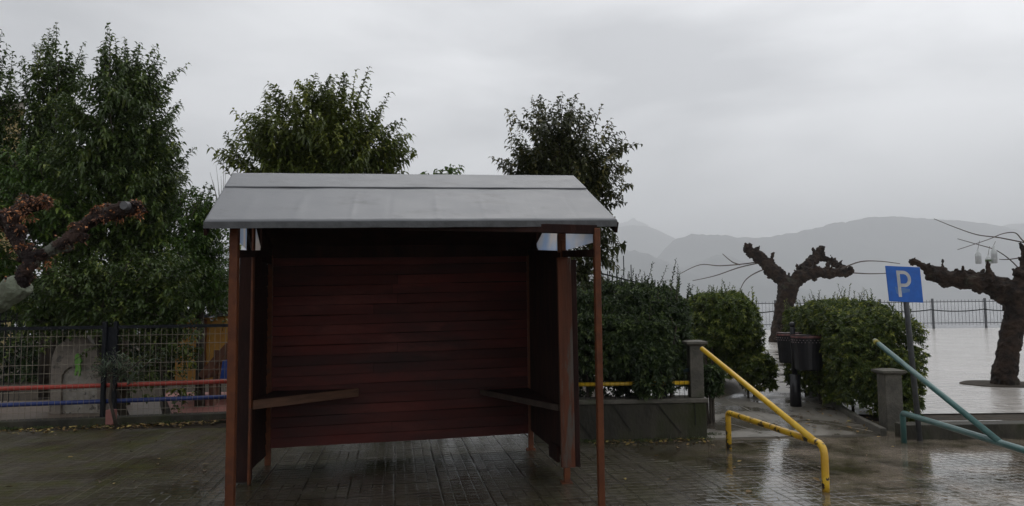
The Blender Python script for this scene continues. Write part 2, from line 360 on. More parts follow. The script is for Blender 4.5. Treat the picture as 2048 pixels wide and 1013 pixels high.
M['hedgeL'] = leaf_mat('hedge_light', (.028, .05, .010), (.085, .125, .020), (.24, .27, .05), .42)
M['hedgeM'] = leaf_mat('hedge_mid', (.024, .042, .010), (.075, .11, .018), (.26, .28, .05), .42)
M['oleander'] = leaf_mat('oleander', (.05, .075, .045), (.10, .135, .085), (.22, .25, .17), .4)
M['grassm'] = leaf_mat('grass', (.03, .05, .015), (.055, .08, .02), (.12, .14, .04), .5)
M['litterm'] = leaf_mat('leaf_litter', (.05, .028, .014), (.22, .14, .04), (.42, .34, .10), .5, 0)

def pane_mat():
    Mt = bpy.data.materials.new('milky_plastic'); Mt.use_nodes = True; nt = Mt.node_tree; L = nt.links.new
    t = N(nt, 'ShaderNodeTexCoord'); nz = N(nt, 'ShaderNodeTexNoise'); nz.inputs['Scale'].default_value = 2.2; nz.inputs['Detail'].default_value = 2; L(t.outputs['Object'], nz.inputs['Vector'])
    rp = N(nt, 'ShaderNodeValToRGB'); e = rp.color_ramp.elements
    e[0].position = .38; e[0].color = (.60, .70, .85, 1); e[1].position = .6; e[1].color = (.88, .83, .79, 1); L(nz.outputs[0], rp.inputs[0])
    tr = N(nt, 'ShaderNodeBsdfTranslucent'); L(rp.outputs[0], tr.inputs[0])
    rf = N(nt, 'ShaderNodeBsdfRefraction'); rf.inputs['Roughness'].default_value = .35; rf.inputs['IOR'].default_value = 1.02; L(rp.outputs[0], rf.inputs[0])
    mx = N(nt, 'ShaderNodeMixShader'); mx.inputs[0].default_value = .5; L(tr.outputs[0], mx.inputs[1]); L(rf.outputs[0], mx.inputs[2])
    L(mx.outputs[0], nt.nodes['Material Output'].inputs[0]); nt.nodes.remove(nt.nodes['Principled BSDF']); return Mt
M['pane'] = pane_mat()

def paving_mat():
    Mt = bpy.data.materials.new('wet_paving'); Mt.use_nodes = True; nt = Mt.node_tree; L = nt.links.new; p = nt.nodes['Principled BSDF']
    t = N(nt, 'ShaderNodeTexCoord'); mp = N(nt, 'ShaderNodeMapping'); mp.inputs['Rotation'].default_value = (0, 0, -YAW); L(t.outputs['Object'], mp.inputs[0])
    def noise(sc, det=6, ro=.6, stretch=None, dist=0):
        n = N(nt, 'ShaderNodeTexNoise'); n.inputs['Scale'].default_value = sc; n.inputs['Detail'].default_value = det; n.inputs['Roughness'].default_value = ro; n.inputs['Distortion'].default_value = dist
        if stretch:
            q = N(nt, 'ShaderNodeMapping'); q.inputs['Scale'].default_value = stretch; L(t.outputs['Object'], q.inputs[0]); L(q.outputs[0], n.inputs['Vector'])
        else: L(t.outputs['Object'], n.inputs['Vector'])
        return n.outputs[0]
    def mrange(v, a, b, c=0., d=1.):
        q = N(nt, 'ShaderNodeMapRange'); q.inputs['From Min'].default_value = a; q.inputs['From Max'].default_value = b; q.inputs['To Min'].default_value = c; q.inputs['To Max'].default_value = d; L(v, q.inputs['Value']); return q.outputs[0]
    def math_(op, a, b):
        q = N(nt, 'ShaderNodeMath', operation=op)
        for i, x in enumerate((a, b)):
            if isinstance(x, (int, float)): q.inputs[i].default_value = x
            else: L(x, q.inputs[i])
        return q.outputs[0]
    def mixc(f, a, b):
        q = N(nt, 'ShaderNodeMix', data_type='RGBA')
        if isinstance(f, (int, float)): q.inputs[0].default_value = f
        else: L(f, q.inputs[0])
        for i, x in ((6, a), (7, b)):
            if isinstance(x, tuple): q.inputs[i].default_value = (*x, 1)
            else: L(x, q.inputs[i])
        return q.outputs[2]
    sx = N(nt, 'ShaderNodeSeparateXYZ'); L(t.outputs['Object'], sx.inputs[0])
    sp = N(nt, 'ShaderNodeSeparateXYZ'); L(mp.outputs[0], sp.inputs[0]); wob = math_('MULTIPLY', math_('SUBTRACT', noise(3, 3), .5), .012)
    def lines(s, w_):
        ds = [math_('PINGPONG', math_('ADD', sp.outputs[i], wob), s / 2) for i in (0, 1)]
        return mrange(math_('MINIMUM', ds[0], ds[1]), w_ * .35, w_, 1, 0)
    J1, J2 = lines(.4, .015), lines(.1, .011)
    fl = N(nt, 'ShaderNodeVectorMath', operation='FLOOR'); sc_ = N(nt, 'ShaderNodeVectorMath', operation='SCALE'); sc_.inputs['Scale'].default_value = 2.5; L(mp.outputs[0], sc_.inputs[0]); L(sc_.outputs[0], fl.inputs[0])
    wn = N(nt, 'ShaderNodeTexWhiteNoise'); wn.noise_dimensions = '2D'; L(fl.outputs[0], wn.inputs['Vector'])
    pud_n = noise(.55, 4, .55, dist=.4)
    right = mrange(sx.outputs[0], .8, 3.0, -.03, .30)
    pud = mrange(math_('ADD', pud_n, right), .53, .62)
    stone = mixc(mrange(noise(7), .35, .65), (.050, .044, .032), (.115, .104, .082))
    stone = mixc(mrange(wn.outputs['Value'], 0, 1, 0, .5), stone, (.05, .04, .03))
    stain = mrange(noise(1.1, 7, .65), .46, .62); stone = mixc(stain, stone, (.032, .025, .014))
    left = mrange(sx.outputs[0], -2.5, -4.0)
    pale = math_('MULTIPLY', mrange(noise(1.6, 6, .65), .42, .6), mrange(sx.outputs[0], 1.6, 3.0)); stone = mixc(math_('MULTIPLY', pale, .85), stone, (.26, .215, .17))  # pale patches at right: lighter tile, plus sky reflection put into the colour
    moss = math_('MULTIPLY', mrange(noise(2.3, 7, .7), .45, .62), math_('MAXIMUM', left, .35)); stone = mixc(math_('MULTIPLY', moss, .85), stone, (.052, .056, .010))
    leafstain = math_('MULTIPLY', mrange(noise(9, 5, .7), .57, .66), left); stone = mixc(math_('MULTIPLY', leafstain, .6), stone, (.10, .055, .022))
    joint = math_('MAXIMUM', J1, math_('MULTIPLY', J2, .62))
    jf = math_('MULTIPLY', joint, mrange(pud, 0, 1, .8, .35)); jf = math_('MULTIPLY', jf, mrange(moss, 0, 1, 1, .3)); jf = math_('MULTIPLY', jf, mrange(sx.outputs[0], -2.3, -3.6, 1, .25)); jf = math_('MULTIPLY', jf, mrange(noise(1.7, 5), .38, .6, .25, 1))
    colr = mixc(jf, stone, (.014, .012, .008)); L(colr, p.inputs['Base Color'])
    rough = mrange(noise(3.3, 6, .65), .35, .68, .09, .26)
    rough = math_('ADD', math_('MULTIPLY', rough, math_('SUBTRACT', 1, pud)), math_('MULTIPLY', pud, .05)); rough = math_('MAXIMUM', rough, math_('MULTIPLY', left, .28))
    rough = math_('MAXIMUM', rough, math_('MULTIPLY', jf, .7)); L(rough, p.inputs['Roughness']); L(math_('MULTIPLY', math_('ADD', mrange(jf, 0, 1, .6, .1), math_('MULTIPLY', pud, .4)), mrange(left, 0, 1, 1, .35)), p.inputs['Specular IOR Level'])
    dry = mrange(pud, 0, 1, 1, .07)
    h = math_('MULTIPLY', math_('ADD', math_('MULTIPLY', joint, -1.0), math_('MULTIPLY', noise(26, 6, .7), .4)), dry)
    h = math_('ADD', h, math_('MULTIPLY', noise(5.5, 3, .5, (1, 1.6, 1)), .30))
    b = N(nt, 'ShaderNodeBump'); b.inputs['Strength'].default_value = .8; b.inputs['Distance'].default_value = .012; L(h, b.inputs['Height']); L(b.outputs[0], p.inputs['Normal'])
    return Mt
M['paving'] = paving_mat()

def wet_mat(name, c1, c2, scale, rough, bscale, bstr, bdist=.01, stretch=(1, 1, 1), rough2=None, patch=None):
    Mt = bpy.data.materials.new(name); Mt.use_nodes = True; nt = Mt.node_tree; L = nt.links.new; p = nt.nodes['Principled BSDF']
    t = N(nt, 'ShaderNodeTexCoord'); mp = N(nt, 'ShaderNodeMapping'); mp.inputs['Scale'].default_value = stretch; L(t.outputs['Object'], mp.inputs[0])
    n = N(nt, 'ShaderNodeTexNoise'); n.inputs['Scale'].default_value = scale; n.inputs['Detail'].default_value = 6; L(mp.outputs[0], n.inputs['Vector'])
    rp = N(nt, 'ShaderNodeValToRGB'); e = rp.color_ramp.elements; e[0].position = .4; e[0].color = (*c1, 1); e[1].position = .6; e[1].color = (*c2, 1); L(n.outputs[0], rp.inputs[0]); L(rp.outputs[0], p.inputs['Base Color'])
    if rough2 is None: p.inputs['Roughness'].default_value = rough
    else:
        mr = N(nt, 'ShaderNodeMapRange'); mr.inputs['From Min'].default_value = .44; mr.inputs['From Max'].default_value = .56; mr.inputs['To Min'].default_value = rough; mr.inputs['To Max'].default_value = rough2; L(n.outputs[0], mr.inputs['Value']); L(mr.outputs[0], p.inputs['Roughness'])
    nb = N(nt, 'ShaderNodeTexNoise'); nb.inputs['Scale'].default_value = bscale; nb.inputs['Detail'].default_value = 4; nb.inputs['Roughness'].default_value = .6; L(mp.outputs[0], nb.inputs['Vector'])
    b = N(nt, 'ShaderNodeBump'); b.inputs['Strength'].default_value = bstr; b.inputs['Distance'].default_value = bdist; L(nb.outputs[0], b.inputs['Height']); L(b.outputs[0], p.inputs['Normal'])
    p.inputs['Specular IOR Level'].default_value = .6
    return Mt
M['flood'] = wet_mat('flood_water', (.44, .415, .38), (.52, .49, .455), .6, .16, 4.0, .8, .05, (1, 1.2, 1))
M['lake'] = wet_mat('lake_water', (.10, .11, .12), (.13, .14, .15), .02, .25, .4, .6, .2)
M['seam'] = mat('pale_mortar', (.26, .24, .20), (.12, .11, .09), 6, .4)
M['path'] = wet_mat('wet_path', (.085, .075, .058), (.17, .155, .13), 1.5, .14, 14, .35, .01, (1, .8, 1), rough2=.5)

# ------------------------------------------------------------------ setting
def sheet(name, poly, z, mt, kind='structure', thick=0.0):
    mb = MB(); ps = [Vector((p[0], p[1], z)) for p in poly]
    if thick: mb.prism([p - Vector((0, 0, thick)) for p in ps], (0, 0, thick))
    else: mb.add(ps, [tuple(range(len(ps)))])
    o = mb.build(name, mt); tag(o, kind=kind); return o
QUAY = 44.6
sheet('ground', [(-160, -40), (160, -40), (160, QUAY), (-160, QUAY)], -.03, M['soil'], thick=2.0)
sheet('pavement', [(-30, -8), (30, -8), (30, 9.9), (-30, 9.9)], 0.0, M['paving'])
sheet('lake', [(-9000, QUAY + .05), (9000, QUAY + .05), (9000, 9000), (-9000, 9000)], -1.0, M['lake'])

# flooded promenade behind the hedges
fw = G(1585, 690)
sheet('water', [(1.6, 13.2), (2.6, 10.6), (30, 10.6), (40, QUAY - .6), (-2.0, QUAY - .6), (1.6, 20)], -.012, M['flood'])
# garden path between the hedges (slightly raised slab)
pa = [G(1412, 879), G(1765, 871), G(1640, 800), G(1597, 770), G(1590, 700), G(1535, 700), G(1500, 745), G(1425, 790)]
mb = MB(); mb.prism([Vector((p.x, p.y, -.05)) for p in pa], (0, 0, .065)); o = mb.build('path', M['path']); tag(o, kind='structure')

for a_, b_ in ((G(1452, 800), G(1600, 873)), (G(1412, 816), G(1500, 812)), (G(1640, 846), G(1745, 866)), (G(1500, 850), G(1625, 846)), (G(1412, 838), G(1560, 877))):
    mb = MB(); mb.bar(Vector((a_.x, a_.y, .0155)), Vector((b_.x, b_.y, .0155)), .022, .005); mb.build('seam', M['seam'], o)
def hills(name, prof, Y, deep, rough_amp, seed, zoff=0.0):
    rng = np.random.default_rng(seed); xs = np.array([p[0] for p in prof], float); ys = np.array([p[1] for p in prof], float)
    n = 150; px = np.linspace(xs[0], xs[-1], n); py = np.interp(px, xs, ys)
    k = np.ones(5) / 5; py = np.convolve(np.pad(py, 2, mode='edge'), k, 'valid'); py = py + np.convolve(rng.normal(size=n + 2), np.ones(3) / 3, 'valid') * 1.3
    ridge = [U(a, b, Y) for a, b in zip(px, py)]; rows = 22; V = []
    ph = rng.uniform(0, 6, 8); fr = rng.uniform(.01, .06, 8)
    for j in range(-rows, rows + 1):
        s = abs(j) / rows
        for i, r_ in enumerate(ridge):
            sp = sum(math.sin(fr[q] * i * 6 + ph[q] + j * .15 * (q % 3)) for q in range(8)) / 8
            z = r_.z * (1 - s) ** 1.25 + (rough_amp * sp * math.sin(math.pi * min(1, s * 1.2)) if j else 0) - 4 * s
            if j == 0: z += rng.normal() * rough_amp * .035
            V.append((r_.x, Y + j / rows * deep, max(z, -6)))
    loops = []; sizes = []
    for j in range(2 * rows):
        for i in range(n - 1):
            a = j * n + i; loops += [a, a + 1, a + n + 1, a + n]; sizes.append(4)
    me = mesh_np(name, np.array(V), loops, sizes); me.polygons.foreach_set('use_smooth', [True] * len(me.polygons))
    o = link(name, me, M['hill']); tag(o, kind='structure'); return o
hills('hills', [(300, 500), (700, 470), (1100, 500), (1225, 497), (1290, 505), (1335, 525), (1365, 541), (1400, 522), (1440, 507), (1480, 520), (1560, 560), (1650, 640)], 2900, 700, 40, 1)
hills('hills', [(1180, 640), (1280, 560), (1345, 478), (1400, 468), (1440, 470), (1500, 477), (1545, 474), (1580, 466), (1640, 455), (1700, 441), (1765, 432), (1830, 436), (1900, 441), (1950, 443), (2000, 452), (2070, 470), (2300, 520)], 3700, 800, 50, 2)
hills('hills', [(500, 470), (900, 430), (1150, 468), (1225, 456), (1262, 450), (1300, 453), (1330, 466), (1360, 484), (1420, 510), (1600, 560), (1900, 470), (2040, 447), (2150, 440), (2400, 430)], 5000, 900, 50, 3)
hills('hills', [(1100, 500), (1200, 458), (1245, 446), (1268, 437), (1290, 449), (1340, 475), (1420, 520)], 6600, 900, 40, 4)

# ------------------------------------------------------------------ shelter
FL = Vector((U(460, 1010, 5.47).x, 5.47, 0)); FR = Vector((U(1203, 1010, 5.74).x, 5.74, 0))        # front posts
ML = G(487, 970); MR = G(1133, 966); BR = G(1062, 900); BL = Vector((-2.52, 7.55, 0))
sh = thing('bus_shelter', 'open fronted red timber bus shelter with grey felt roof and corner seats', 'shelter', (FL + BR) / 2)
dd = Vector((-.16, 1, 0)).normalized(); rr = Vector((1, .16, 0)).normalized()
# roof from four eave corners and two ridge ends
E0, E1 = U(408, 446, 5.22), U(1234, 443, 5.80); R0, R1 = U(466, 349, 6.5), U(1147, 354, 7.05)
K0 = R0 + (R0 - E0); K0.z = E0.z; K1 = R1 + (R1 - E1); K1.z = E1.z
def roof_sheet(a0, a1, b0, b1, thick, lift0, lift1, nx=200, ny=14, amp=.004, seed=0, dents=()):
    """one felt sheet between line a0-a1 (low) and b0-b1 (high)"""
    rng = random.Random(seed); mb = MB(); T = []; Bt = []
    nrm = (a1 - a0).cross(b0 - a0).normalized()
    if nrm.z < 0: nrm = -nrm
    ph = [rng.uniform(0, 6) for _ in range(6)]
    for j in range(ny + 1):
        for i in range(nx + 1):
            u, v = i / nx, j / ny
            p = a0.lerp(a1, u).lerp(b0.lerp(b1, u), v)
            h = lift0 + (lift1 - lift0) * v + amp * (math.sin(u * 23 + ph[0]) * math.sin(v * 3 + ph[1]) + .6 * math.sin(u * 51 + ph[2] + v * 2) + rng.uniform(-.06, .06))
            for du, w_, a_ in dents: h += a_ * math.exp(-((u - du - .02 * v) / w_) ** 2) * max(0, math.sin(math.pi * min(1, v * 1.1 + .05))) 
            T.append(p + nrm * (h + thick)); Bt.append(p + nrm * (h if j else h))
    n = len(T); fs = []
    for j in range(ny):
        for i in range(nx):
            a = j * (nx + 1) + i; fs.append((a, a + 1, a + nx + 2, a + nx + 1)); fs.append((n + a, n + a + nx + 1, n + a + nx + 2, n + a + 1))
    for i in range(nx):
        fs.append((n + i, n + i + 1, i + 1, i)); a = ny * (nx + 1) + i; fs.append((a, a + 1, n + a + 1, n + a))
    for j in range(ny):
        a = j * (nx + 1); fs.append((a, a + nx + 1, n + a + nx + 1, n + a)); a += nx; fs.append((a + nx + 1, a, n + a, n + a + nx + 1))
    mb.add(T + Bt, fs); return mb
rf = MB()
deck_mb = MB()
for a0, a1, b0, b1 in ((E0, E1, R0, R1), (K0, K1, R0, R1)):
    s0 = a0.lerp(b0, .02); s1 = a1.lerp(b1, .02)
    nrm = Vector((0, 0, -1))
    q = [s0.lerp(s1, .012), s0.lerp(s1, .988), b0.lerp(b1, .988), b0.lerp(b1, .012)]
    deck_mb.prism([p + Vector((0, 0, -.045)) for p in q], (0, 0, .04))
deck_mb.build('roof_deck', M['dark_board'], sh)
D = [(.33, .006, .008), (.42, .005, -.006), (.54, .006, .009), (.66, .006, .009), (.79, .005, .008), (.9, .006, -.006), (.2, .012, .007), (.08, .015, .006), (.73, .004, .005)]
D = [(a, b, c * .5) for a, b, c in D]
f_lap = .655
roof_sheet(E0, E1, E0.lerp(R0, f_lap + .02), E1.lerp(R1, f_lap + .02),   .008, .002, .002, amp=.0012, seed=1, dents=D).build('roof_felt', M['roof'], sh, smooth=True)
roof_sheet(E0.lerp(R0, f_lap), E1.lerp(R1, f_lap), R0, R1, .005, .0125, .008, amp=.0010, seed=2).build('roof_felt', M['roof'], sh, smooth=True)
roof_sheet(K0, K1, R0, R1, .008, .004, .004, amp=.003, seed=3).build('roof_felt', M['roof'], sh, smooth=True)
for a, b in ((E0, E1), (K0, K1)):
    eg = MB()
    n = 40; sg = -1 if a is E0 else 1
    for i in range(n):
        p = a.lerp(b, i / n); q = a.lerp(b, (i + 1) / n)
        d0 = .042 + .0012 * math.sin(i * .7); d1 = .042 + .0012 * math.sin((i + 1) * .7)
        o_ = Vector((0, sg * .012, 0))
        eg.hexa([p + o_ + Vector((0, 0, -d0)), q + o_ + Vector((0, 0, -d1)), q + Vector((0, 0, -d1)) - o_ * .2, p + Vector((0, 0, -d0)) - o_ * .2, p + o_ + Vector((0, 0, .006)), q + o_ + Vector((0, 0, .006)), q + Vector((0, 0, .008)) - o_ * .2, p + Vector((0, 0, .008)) - o_ * .2])
    eg.build('roof_edge', M['roof_edge'], sh)
for a, r_, k in ((E0, R0, K0), (E1, R1, K1)):
    vb = MB(); vb.bar(a + Vector((0, .02, -.05)), r_ + Vector((0, 0, -.05)), .022, .085); vb.build('barge_board', M['dark_board'], sh); vb = MB(); vb.bar(k + Vector((0, -.02, -.05)), r_ + Vector((0, 0, -.05)), .022, .085); vb.build('barge_board', M['dark_board'], sh)
rz = math.atan2(FR.y - FL.y, FR.x - FL.x)
def rect_post(name, a, b, wx, wy, mt, label=None, bev=.006):
    mb = MB(); a = Vector(a); b = Vector(b); q = Matrix.Rotation(rz, 3, 'Z')
    c = [q @ Vector(p) for p in ((-wx / 2, -wy / 2, 0), (wx / 2, -wy / 2, 0), (wx / 2, wy / 2, 0), (-wx / 2, wy / 2, 0))]
    mb.hexa([a + x for x in c] + [b + x for x in c]); return mb.build(name, mt, sh, label, bevel=bev)
def roof_z(p):                          # height of the roof underside above a plan point
    def side(a0, r0, r1, a1):
        n = (r1 - r0).cross(a0 - r0); return r0.z - (n.x * (p.x - r0.x) + n.y * (p.y - r0.y)) / n.z
    return min(side(E0, R0, R1, E1), side(K0, R0, R1, K1)) - .06
for P_ in (FL, FR):
    rect_post('front_post', P_, (P_.x + (.0 if P_ is FL else 0), P_.y, roof_z(P_)), .062 if P_ is FL else .048, .07, M['post'])
# middle posts
mlp = U(500.5, 900, ML.y + .02); mlp.z = 0
rect_post('middle_post', (mlp.x, ML.y, .0), (mlp.x + .01, ML.y, roof_z(ML)), .022, .06, M['post'])
rect_post('middle_post', MR + Vector((.005, 0, 0)), (MR.x + .005, MR.y, 2.2), .055, .06, M['post'])
pw = U(1135.5, 900, MR.y); rect_post('middle_post', (pw.x, MR.y - .012, .14), (pw.x - .012, MR.y - .012, 2.04), .128, .05, M['post_worn'], 'wide post facing with peeling grey and brown paint')
rect_post('back_post', BR, (BR.x, BR.y, 2.2), .055, .055, M['post'])
rect_post('back_post', BL, (BL.x, BL.y, 2.2), .055, .055, M['post'])
for P_ in (BR, MR):
    mb = MB(); mb.box((P_.x, P_.y, .006), (.10, .10, .012), rz); mb.build('post_foot', M['post'], sh)
# back wall of lapped boards
w0b, w1b = U(536, 898, BL.y), U(1062, 868, BR.y)
w0b = Vector((w0b.x, BL.y, w0b.z)); top0, top1 = Vector((w0b.x, BL.y, 2.24)), Vector((w1b.x, BR.y, 2.30))
def lapped(a0, a1, b0, b1, n, th, name, mt, split=None, seed=1, parent=sh, outn=None):
    rng = random.Random(seed); mb = MB(); outn = outn or Vector((rr.y, -rr.x, 0))
    for i in range(n):
        segs = [0, 1]
        if split and rng.random() < .55: segs = [0, rng.choice((.38, .45, .47, .62)), 1]
        for s in range(len(segs) - 1):
            mb.rv = rng.random(); u0, u1 = segs[s] + .0008, segs[s + 1] - .0008
            g = .004 + rng.random() * .006; sag = rng.uniform(-.0035, .0035); st = 8
            for q in range(st):
                ua = u0 + (u1 - u0) * q / st; ub = u0 + (u1 - u0) * (q + 1) / st
                wv = lambda u: sag * math.sin(u * 9 + i) + .0015 * math.sin(u * 40 + i * 3)
                pts = []
                for u, wv_ in ((ua, wv(ua)), (ub, wv(ub))):
                    lo = a0.lerp(a1, u).lerp(b0.lerp(b1, u), i / n); hi = a0.lerp(a1, u).lerp(b0.lerp(b1, u), (i + 1) / n)
                    pts.append((lo + Vector((0, 0, g / 2 + wv_)), hi - Vector((0, 0, g / 2 - wv_))))
                of = outn * (th * .55 + rng.random() * 0); oh = outn * th * .1
                (l0, h0), (l1, h1) = pts
                mb.hexa([l0 + of, l1 + of, l1 - outn * th * .5, l0 - outn * th * .5, h0 + oh, h1 + oh, h1 - outn * th * .5, h0 - outn * th * .5])
    return mb.build(name, mt, parent)
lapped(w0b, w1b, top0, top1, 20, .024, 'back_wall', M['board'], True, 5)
# hidden backing so no light leaks through board gaps
mb = MB(); back = Vector((-rr.y, rr.x, 0)) * .02
mb.hexa([w0b + back + Vector((0, 0, .02)), w1b + back + Vector((0, 0, .02)), w1b + back * 1.6 + Vector((0, 0, .02)), w0b + back * 1.6 + Vector((0, 0, .02)), top0 + back, top1 + back, top1 + back * 1.6, top0 + back * 1.6]); mb.build('wall_backing', M['dark_board'], sh)
RZ = 2.055
zFR, zMR, zBR = U(1190, 507, FR.y).z, U(1133, 508, MR.y).z, U(1066, 505, BR.y).z
zFL, zML, zBL = U(468, 508, FL.y).z, U(495, 508, ML.y).z, U(540, 506, BL.y).z
# side walls
def sidewall(a, b, z0a, z0b, z1a, z1b, seed):
    a = Vector(a); b = Vector(b); d_ = (b - a).normalized(); n_ = Vector((d_.y, -d_.x, 0))
    mb = MB(); o_ = n_ * -.016; t_ = n_ * -.03
    mb.hexa([Vector((a.x, a.y, z0a + .02)) + o_, Vector((b.x, b.y, z0b + .02)) + o_, Vector((b.x, b.y, z0b + .02)) + t_, Vector((a.x, a.y, z0a + .02)) + t_, Vector((a.x, a.y, z1a + .02)) + o_, Vector((b.x, b.y, z1b + .02)) + o_, Vector((b.x, b.y, z1b + .02)) + t_, Vector((a.x, a.y, z1a + .02)) + t_]); mb.build('wall_backing', M['dark_board'], sh)
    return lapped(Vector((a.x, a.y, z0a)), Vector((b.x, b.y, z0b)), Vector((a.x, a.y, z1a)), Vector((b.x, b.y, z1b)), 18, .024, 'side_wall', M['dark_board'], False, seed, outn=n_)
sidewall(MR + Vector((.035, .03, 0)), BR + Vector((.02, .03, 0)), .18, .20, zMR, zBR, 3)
sidewall(ML + Vector((.02, .03, 0)), BL + Vector((-.03, .03, 0)), .10, .10, zML, zBL, 4)
# outer cladding ends beside the middle posts
a = U(1153.5, 900, MR.y + .03); rect_post('cladding', (a.x, MR.y + .04, .14), (a.x - .01, MR.y + .04, 2.02), .05, .10, M['dark_board'])
a = U(487, 900, ML.y + .02); rect_post('cladding', (a.x, ML.y + .04, .02), (a.x + .005, ML.y + .04, zML + .03), .125, .10, M['dark_board'])
# small stepped offcuts under the right side wall
mb = MB(); c = U(1108, 880, 7.0); mb.box((c.x, 7.0, .22), (.03, .3, .14), -rz * 0 + .2); mb.build('skirting_board', M['dark_board'], sh)
# top rails and gable panes
def bar(name, p, q, wd, ht, mt): mb = MB(); mb.bar(p, q, wd, ht); return mb.build(name, mt, sh, bevel=.004)
bar('side_rail', Vector((FR.x, FR.y, zFR)), Vector((MR.x + .01, MR.y, zMR)), .05, .06, M['dark_board'])
bar('side_rail', Vector((MR.x, MR.y + .03, zMR)), Vector((BR.x, BR.y, zBR)), .05, .06, M['dark_board'])
bar('side_rail', Vector((FL.x, FL.y, zFL)), Vector((ML.x + .05, ML.y, zML)), .05, .06, M['dark_board'])
bar('side_rail', Vector((ML.x + .05, ML.y, zML)), Vector((BL.x, BL.y, zBL)), .05, .06, M['dark_board'])
bar('front_beam', Vector((FL.x, FL.y, roof_z(FL) - .01)), Vector((FR.x, FR.y, roof_z(FR) - .01)), .05, .07, M['dark_board'])
bar('back_beam', Vector((BL.x, BL.y, 2.18)), Vector((BR.x, BR.y, 2.22)), .05, .12, M['dark_board'])
def gable(P, Q, f0, f1, name, mt, zlo, th=.006, cut=0.0):
    """upright panel from P to Q (fractions f0..f1) between rail and roof"""
    mb = MB(); a = P.lerp(Q, f0); b = P.lerp(Q, f1); n_ = (Q - P).cross(Vector((0, 0, 1))).normalized() * th
    pl = [Vector((a.x, a.y, zlo))]
    k = 8
    pl.append(Vector((b.x, b.y, zlo)))
    for i in range(k, -1, -1):
        s = a.lerp(b, i / k); z = roof_z(s) - .03 - cut
        pl.append(Vector((s.x, s.y, max(z, zlo + .01))))
    mb.prism(pl, n_); return mb.build(name, mt, sh)
gable(FR, MR, .08, .9, 'gable_pane', M['pane'], max(zFR, zMR) + .028)
gable(FL, ML, .10, .86, 'gable_pane', M['pane'], max(zFL, zML) + .028)
# right rear pane with a slanting back edge, frame boards fill the rest of the gable
def on_side(px, py, P, Q):
    r_ = ray(px, py); n_ = (Q - P).cross(Vector((0, 0, 1))); o_ = Vector((0, 0, EYE)); k = (P - o_).dot(n_) / r_.dot(n_); return o_ + r_ * k
pn = [(1114, 504), (1078, 504), (1074, 495), (1073, 488), (1092, 452), (1098, 440), (1114, 440)]
mb = MB(); n_ = (BR - MR).cross(Vector((0, 0, 1))).normalized() * .006
mb.prism([on_side(x, y, MR, BR) for x, y in pn], n_); mb.build('gable_pane', M['pane'], sh)
pn = [(507, 503), (519, 503), (520, 494), (512, 460), (507, 446)]
mb = MB(); n2 = (BL - ML).cross(Vector((0, 0, 1))).normalized() * .006
mb.prism([on_side(x, y, ML, BL) for x, y in pn], n2); mb.build('gable_pane', M['pane'], sh)
# gable boarding behind the panes (closes the triangle towards the back)
s0 = on_side(1073, 490, MR, BR); fr = (s0 - MR).length / (BR - MR).length
s0 = Vector((s0.x, s0.y, 0)); fr = (s0 - Vector((MR.x, MR.y, 0))).length / (BR - MR).length
gable(MR, BR, min(fr, .97), 1.0, 'gable_board', M['dark_board'], RZ + .0, .02)
s1 = on_side(520, 495, ML, BL); s1.z = 0; fl = (s1 - ML).length / (BL - ML).length
gable(ML, BL, min(fl, .96), 1.0, 'gable_board', M['dark_board'], RZ + .0, .02)
rect_post('gable_post', (U(1123, 480, MR.y).x, MR.y, RZ + .03), (U(1123, 480, MR.y).x, MR.y, roof_z(MR) - .0), .075, .05, M['post'])
# corner seats: triangular boards with a front lath
def corner_seat(a, b, c, zt, th, mt, lab):
    mb = MB(); mb.prism([Vector((p.x, p.y, zt - .022)) for p in (a, b, c)], (0, 0, .02)); s = mb.build('corner_seat', M['dark_board'], sh)
    mb = MB(); mb.bar(Vector((a.x, a.y, zt - th / 2 + .004)), Vector((b.x, b.y, zt - th / 2 + .004)), .03, th); mb.build('seat_front', mt, s, lab, bevel=.004)
sa = U(505, 806, ML.y + .02); sb_ = U(716, 776, 7.66); corner_seat(Vector((sa.x, sa.y, 0)), Vector((sb_.x, sb_.y, 0)), BL + Vector((.05, 0, 0)), (sa.z + sb_.z) / 2 + .005, .085, M['seat'], None)
sa = U(1118, 818, MR.y + .03); sb_ = U(962, 778, 8.0); corner_seat(Vector((sa.x, sa.y, 0)), Vector((sb_.x, sb_.y, 0)), BR + Vector((-.03, 0, 0)), (sa.z + sb_.z) / 2 + .01, .055, mat('darker_seat_wood', (.06, .042, .034), (.035, .025, .02), 6, .6, spec=.3), 'darker front lath')  # right seat front in a darker tone than the left one

# ------------------------------------------------------------------ left playground fence
FY0, FY1 = G(-120, 862), G(475, 838)
FY0 = Vector((FY0.x, FY0.y, 0)); FY1 = Vector((FY1.x, FY1.y, 0)); fd = (FY1 - FY0)
fdu = fd.normalized(); fence_ext = FY0 - fdu * 1.6
fn = thing('playground_fence', 'dark framed wire mesh fence with red and blue pipe rails around the playground', 'fence', FY0.lerp(FY1, .5))
def fpt(px, z):                        # on the fence plane
    r_ = ray(px, 740); n_ = Vector((-fdu.y, fdu.x, 0)); k = (FY0 - Vector((0, 0, 0))).dot(n_) / (Vector((r_.x, r_.y, 0))).dot(n_)
    return Vector((r_.x * k, r_.y * k, z))
def fz(py, px=200): p = fpt(px, 0); r_ = ray(px, py); return EYE + r_.z * p.y / r_.y
ZT = fz(655); ZB = fz(838)
end = FY1 + fdu * 2.2
mb = MB(); mb.bar(fence_ext + Vector((0, 0, .03)), end + Vector((0, 0, .03)), .22, .14); mb.build('plinth', M['plinth'], fn, bevel=.01)
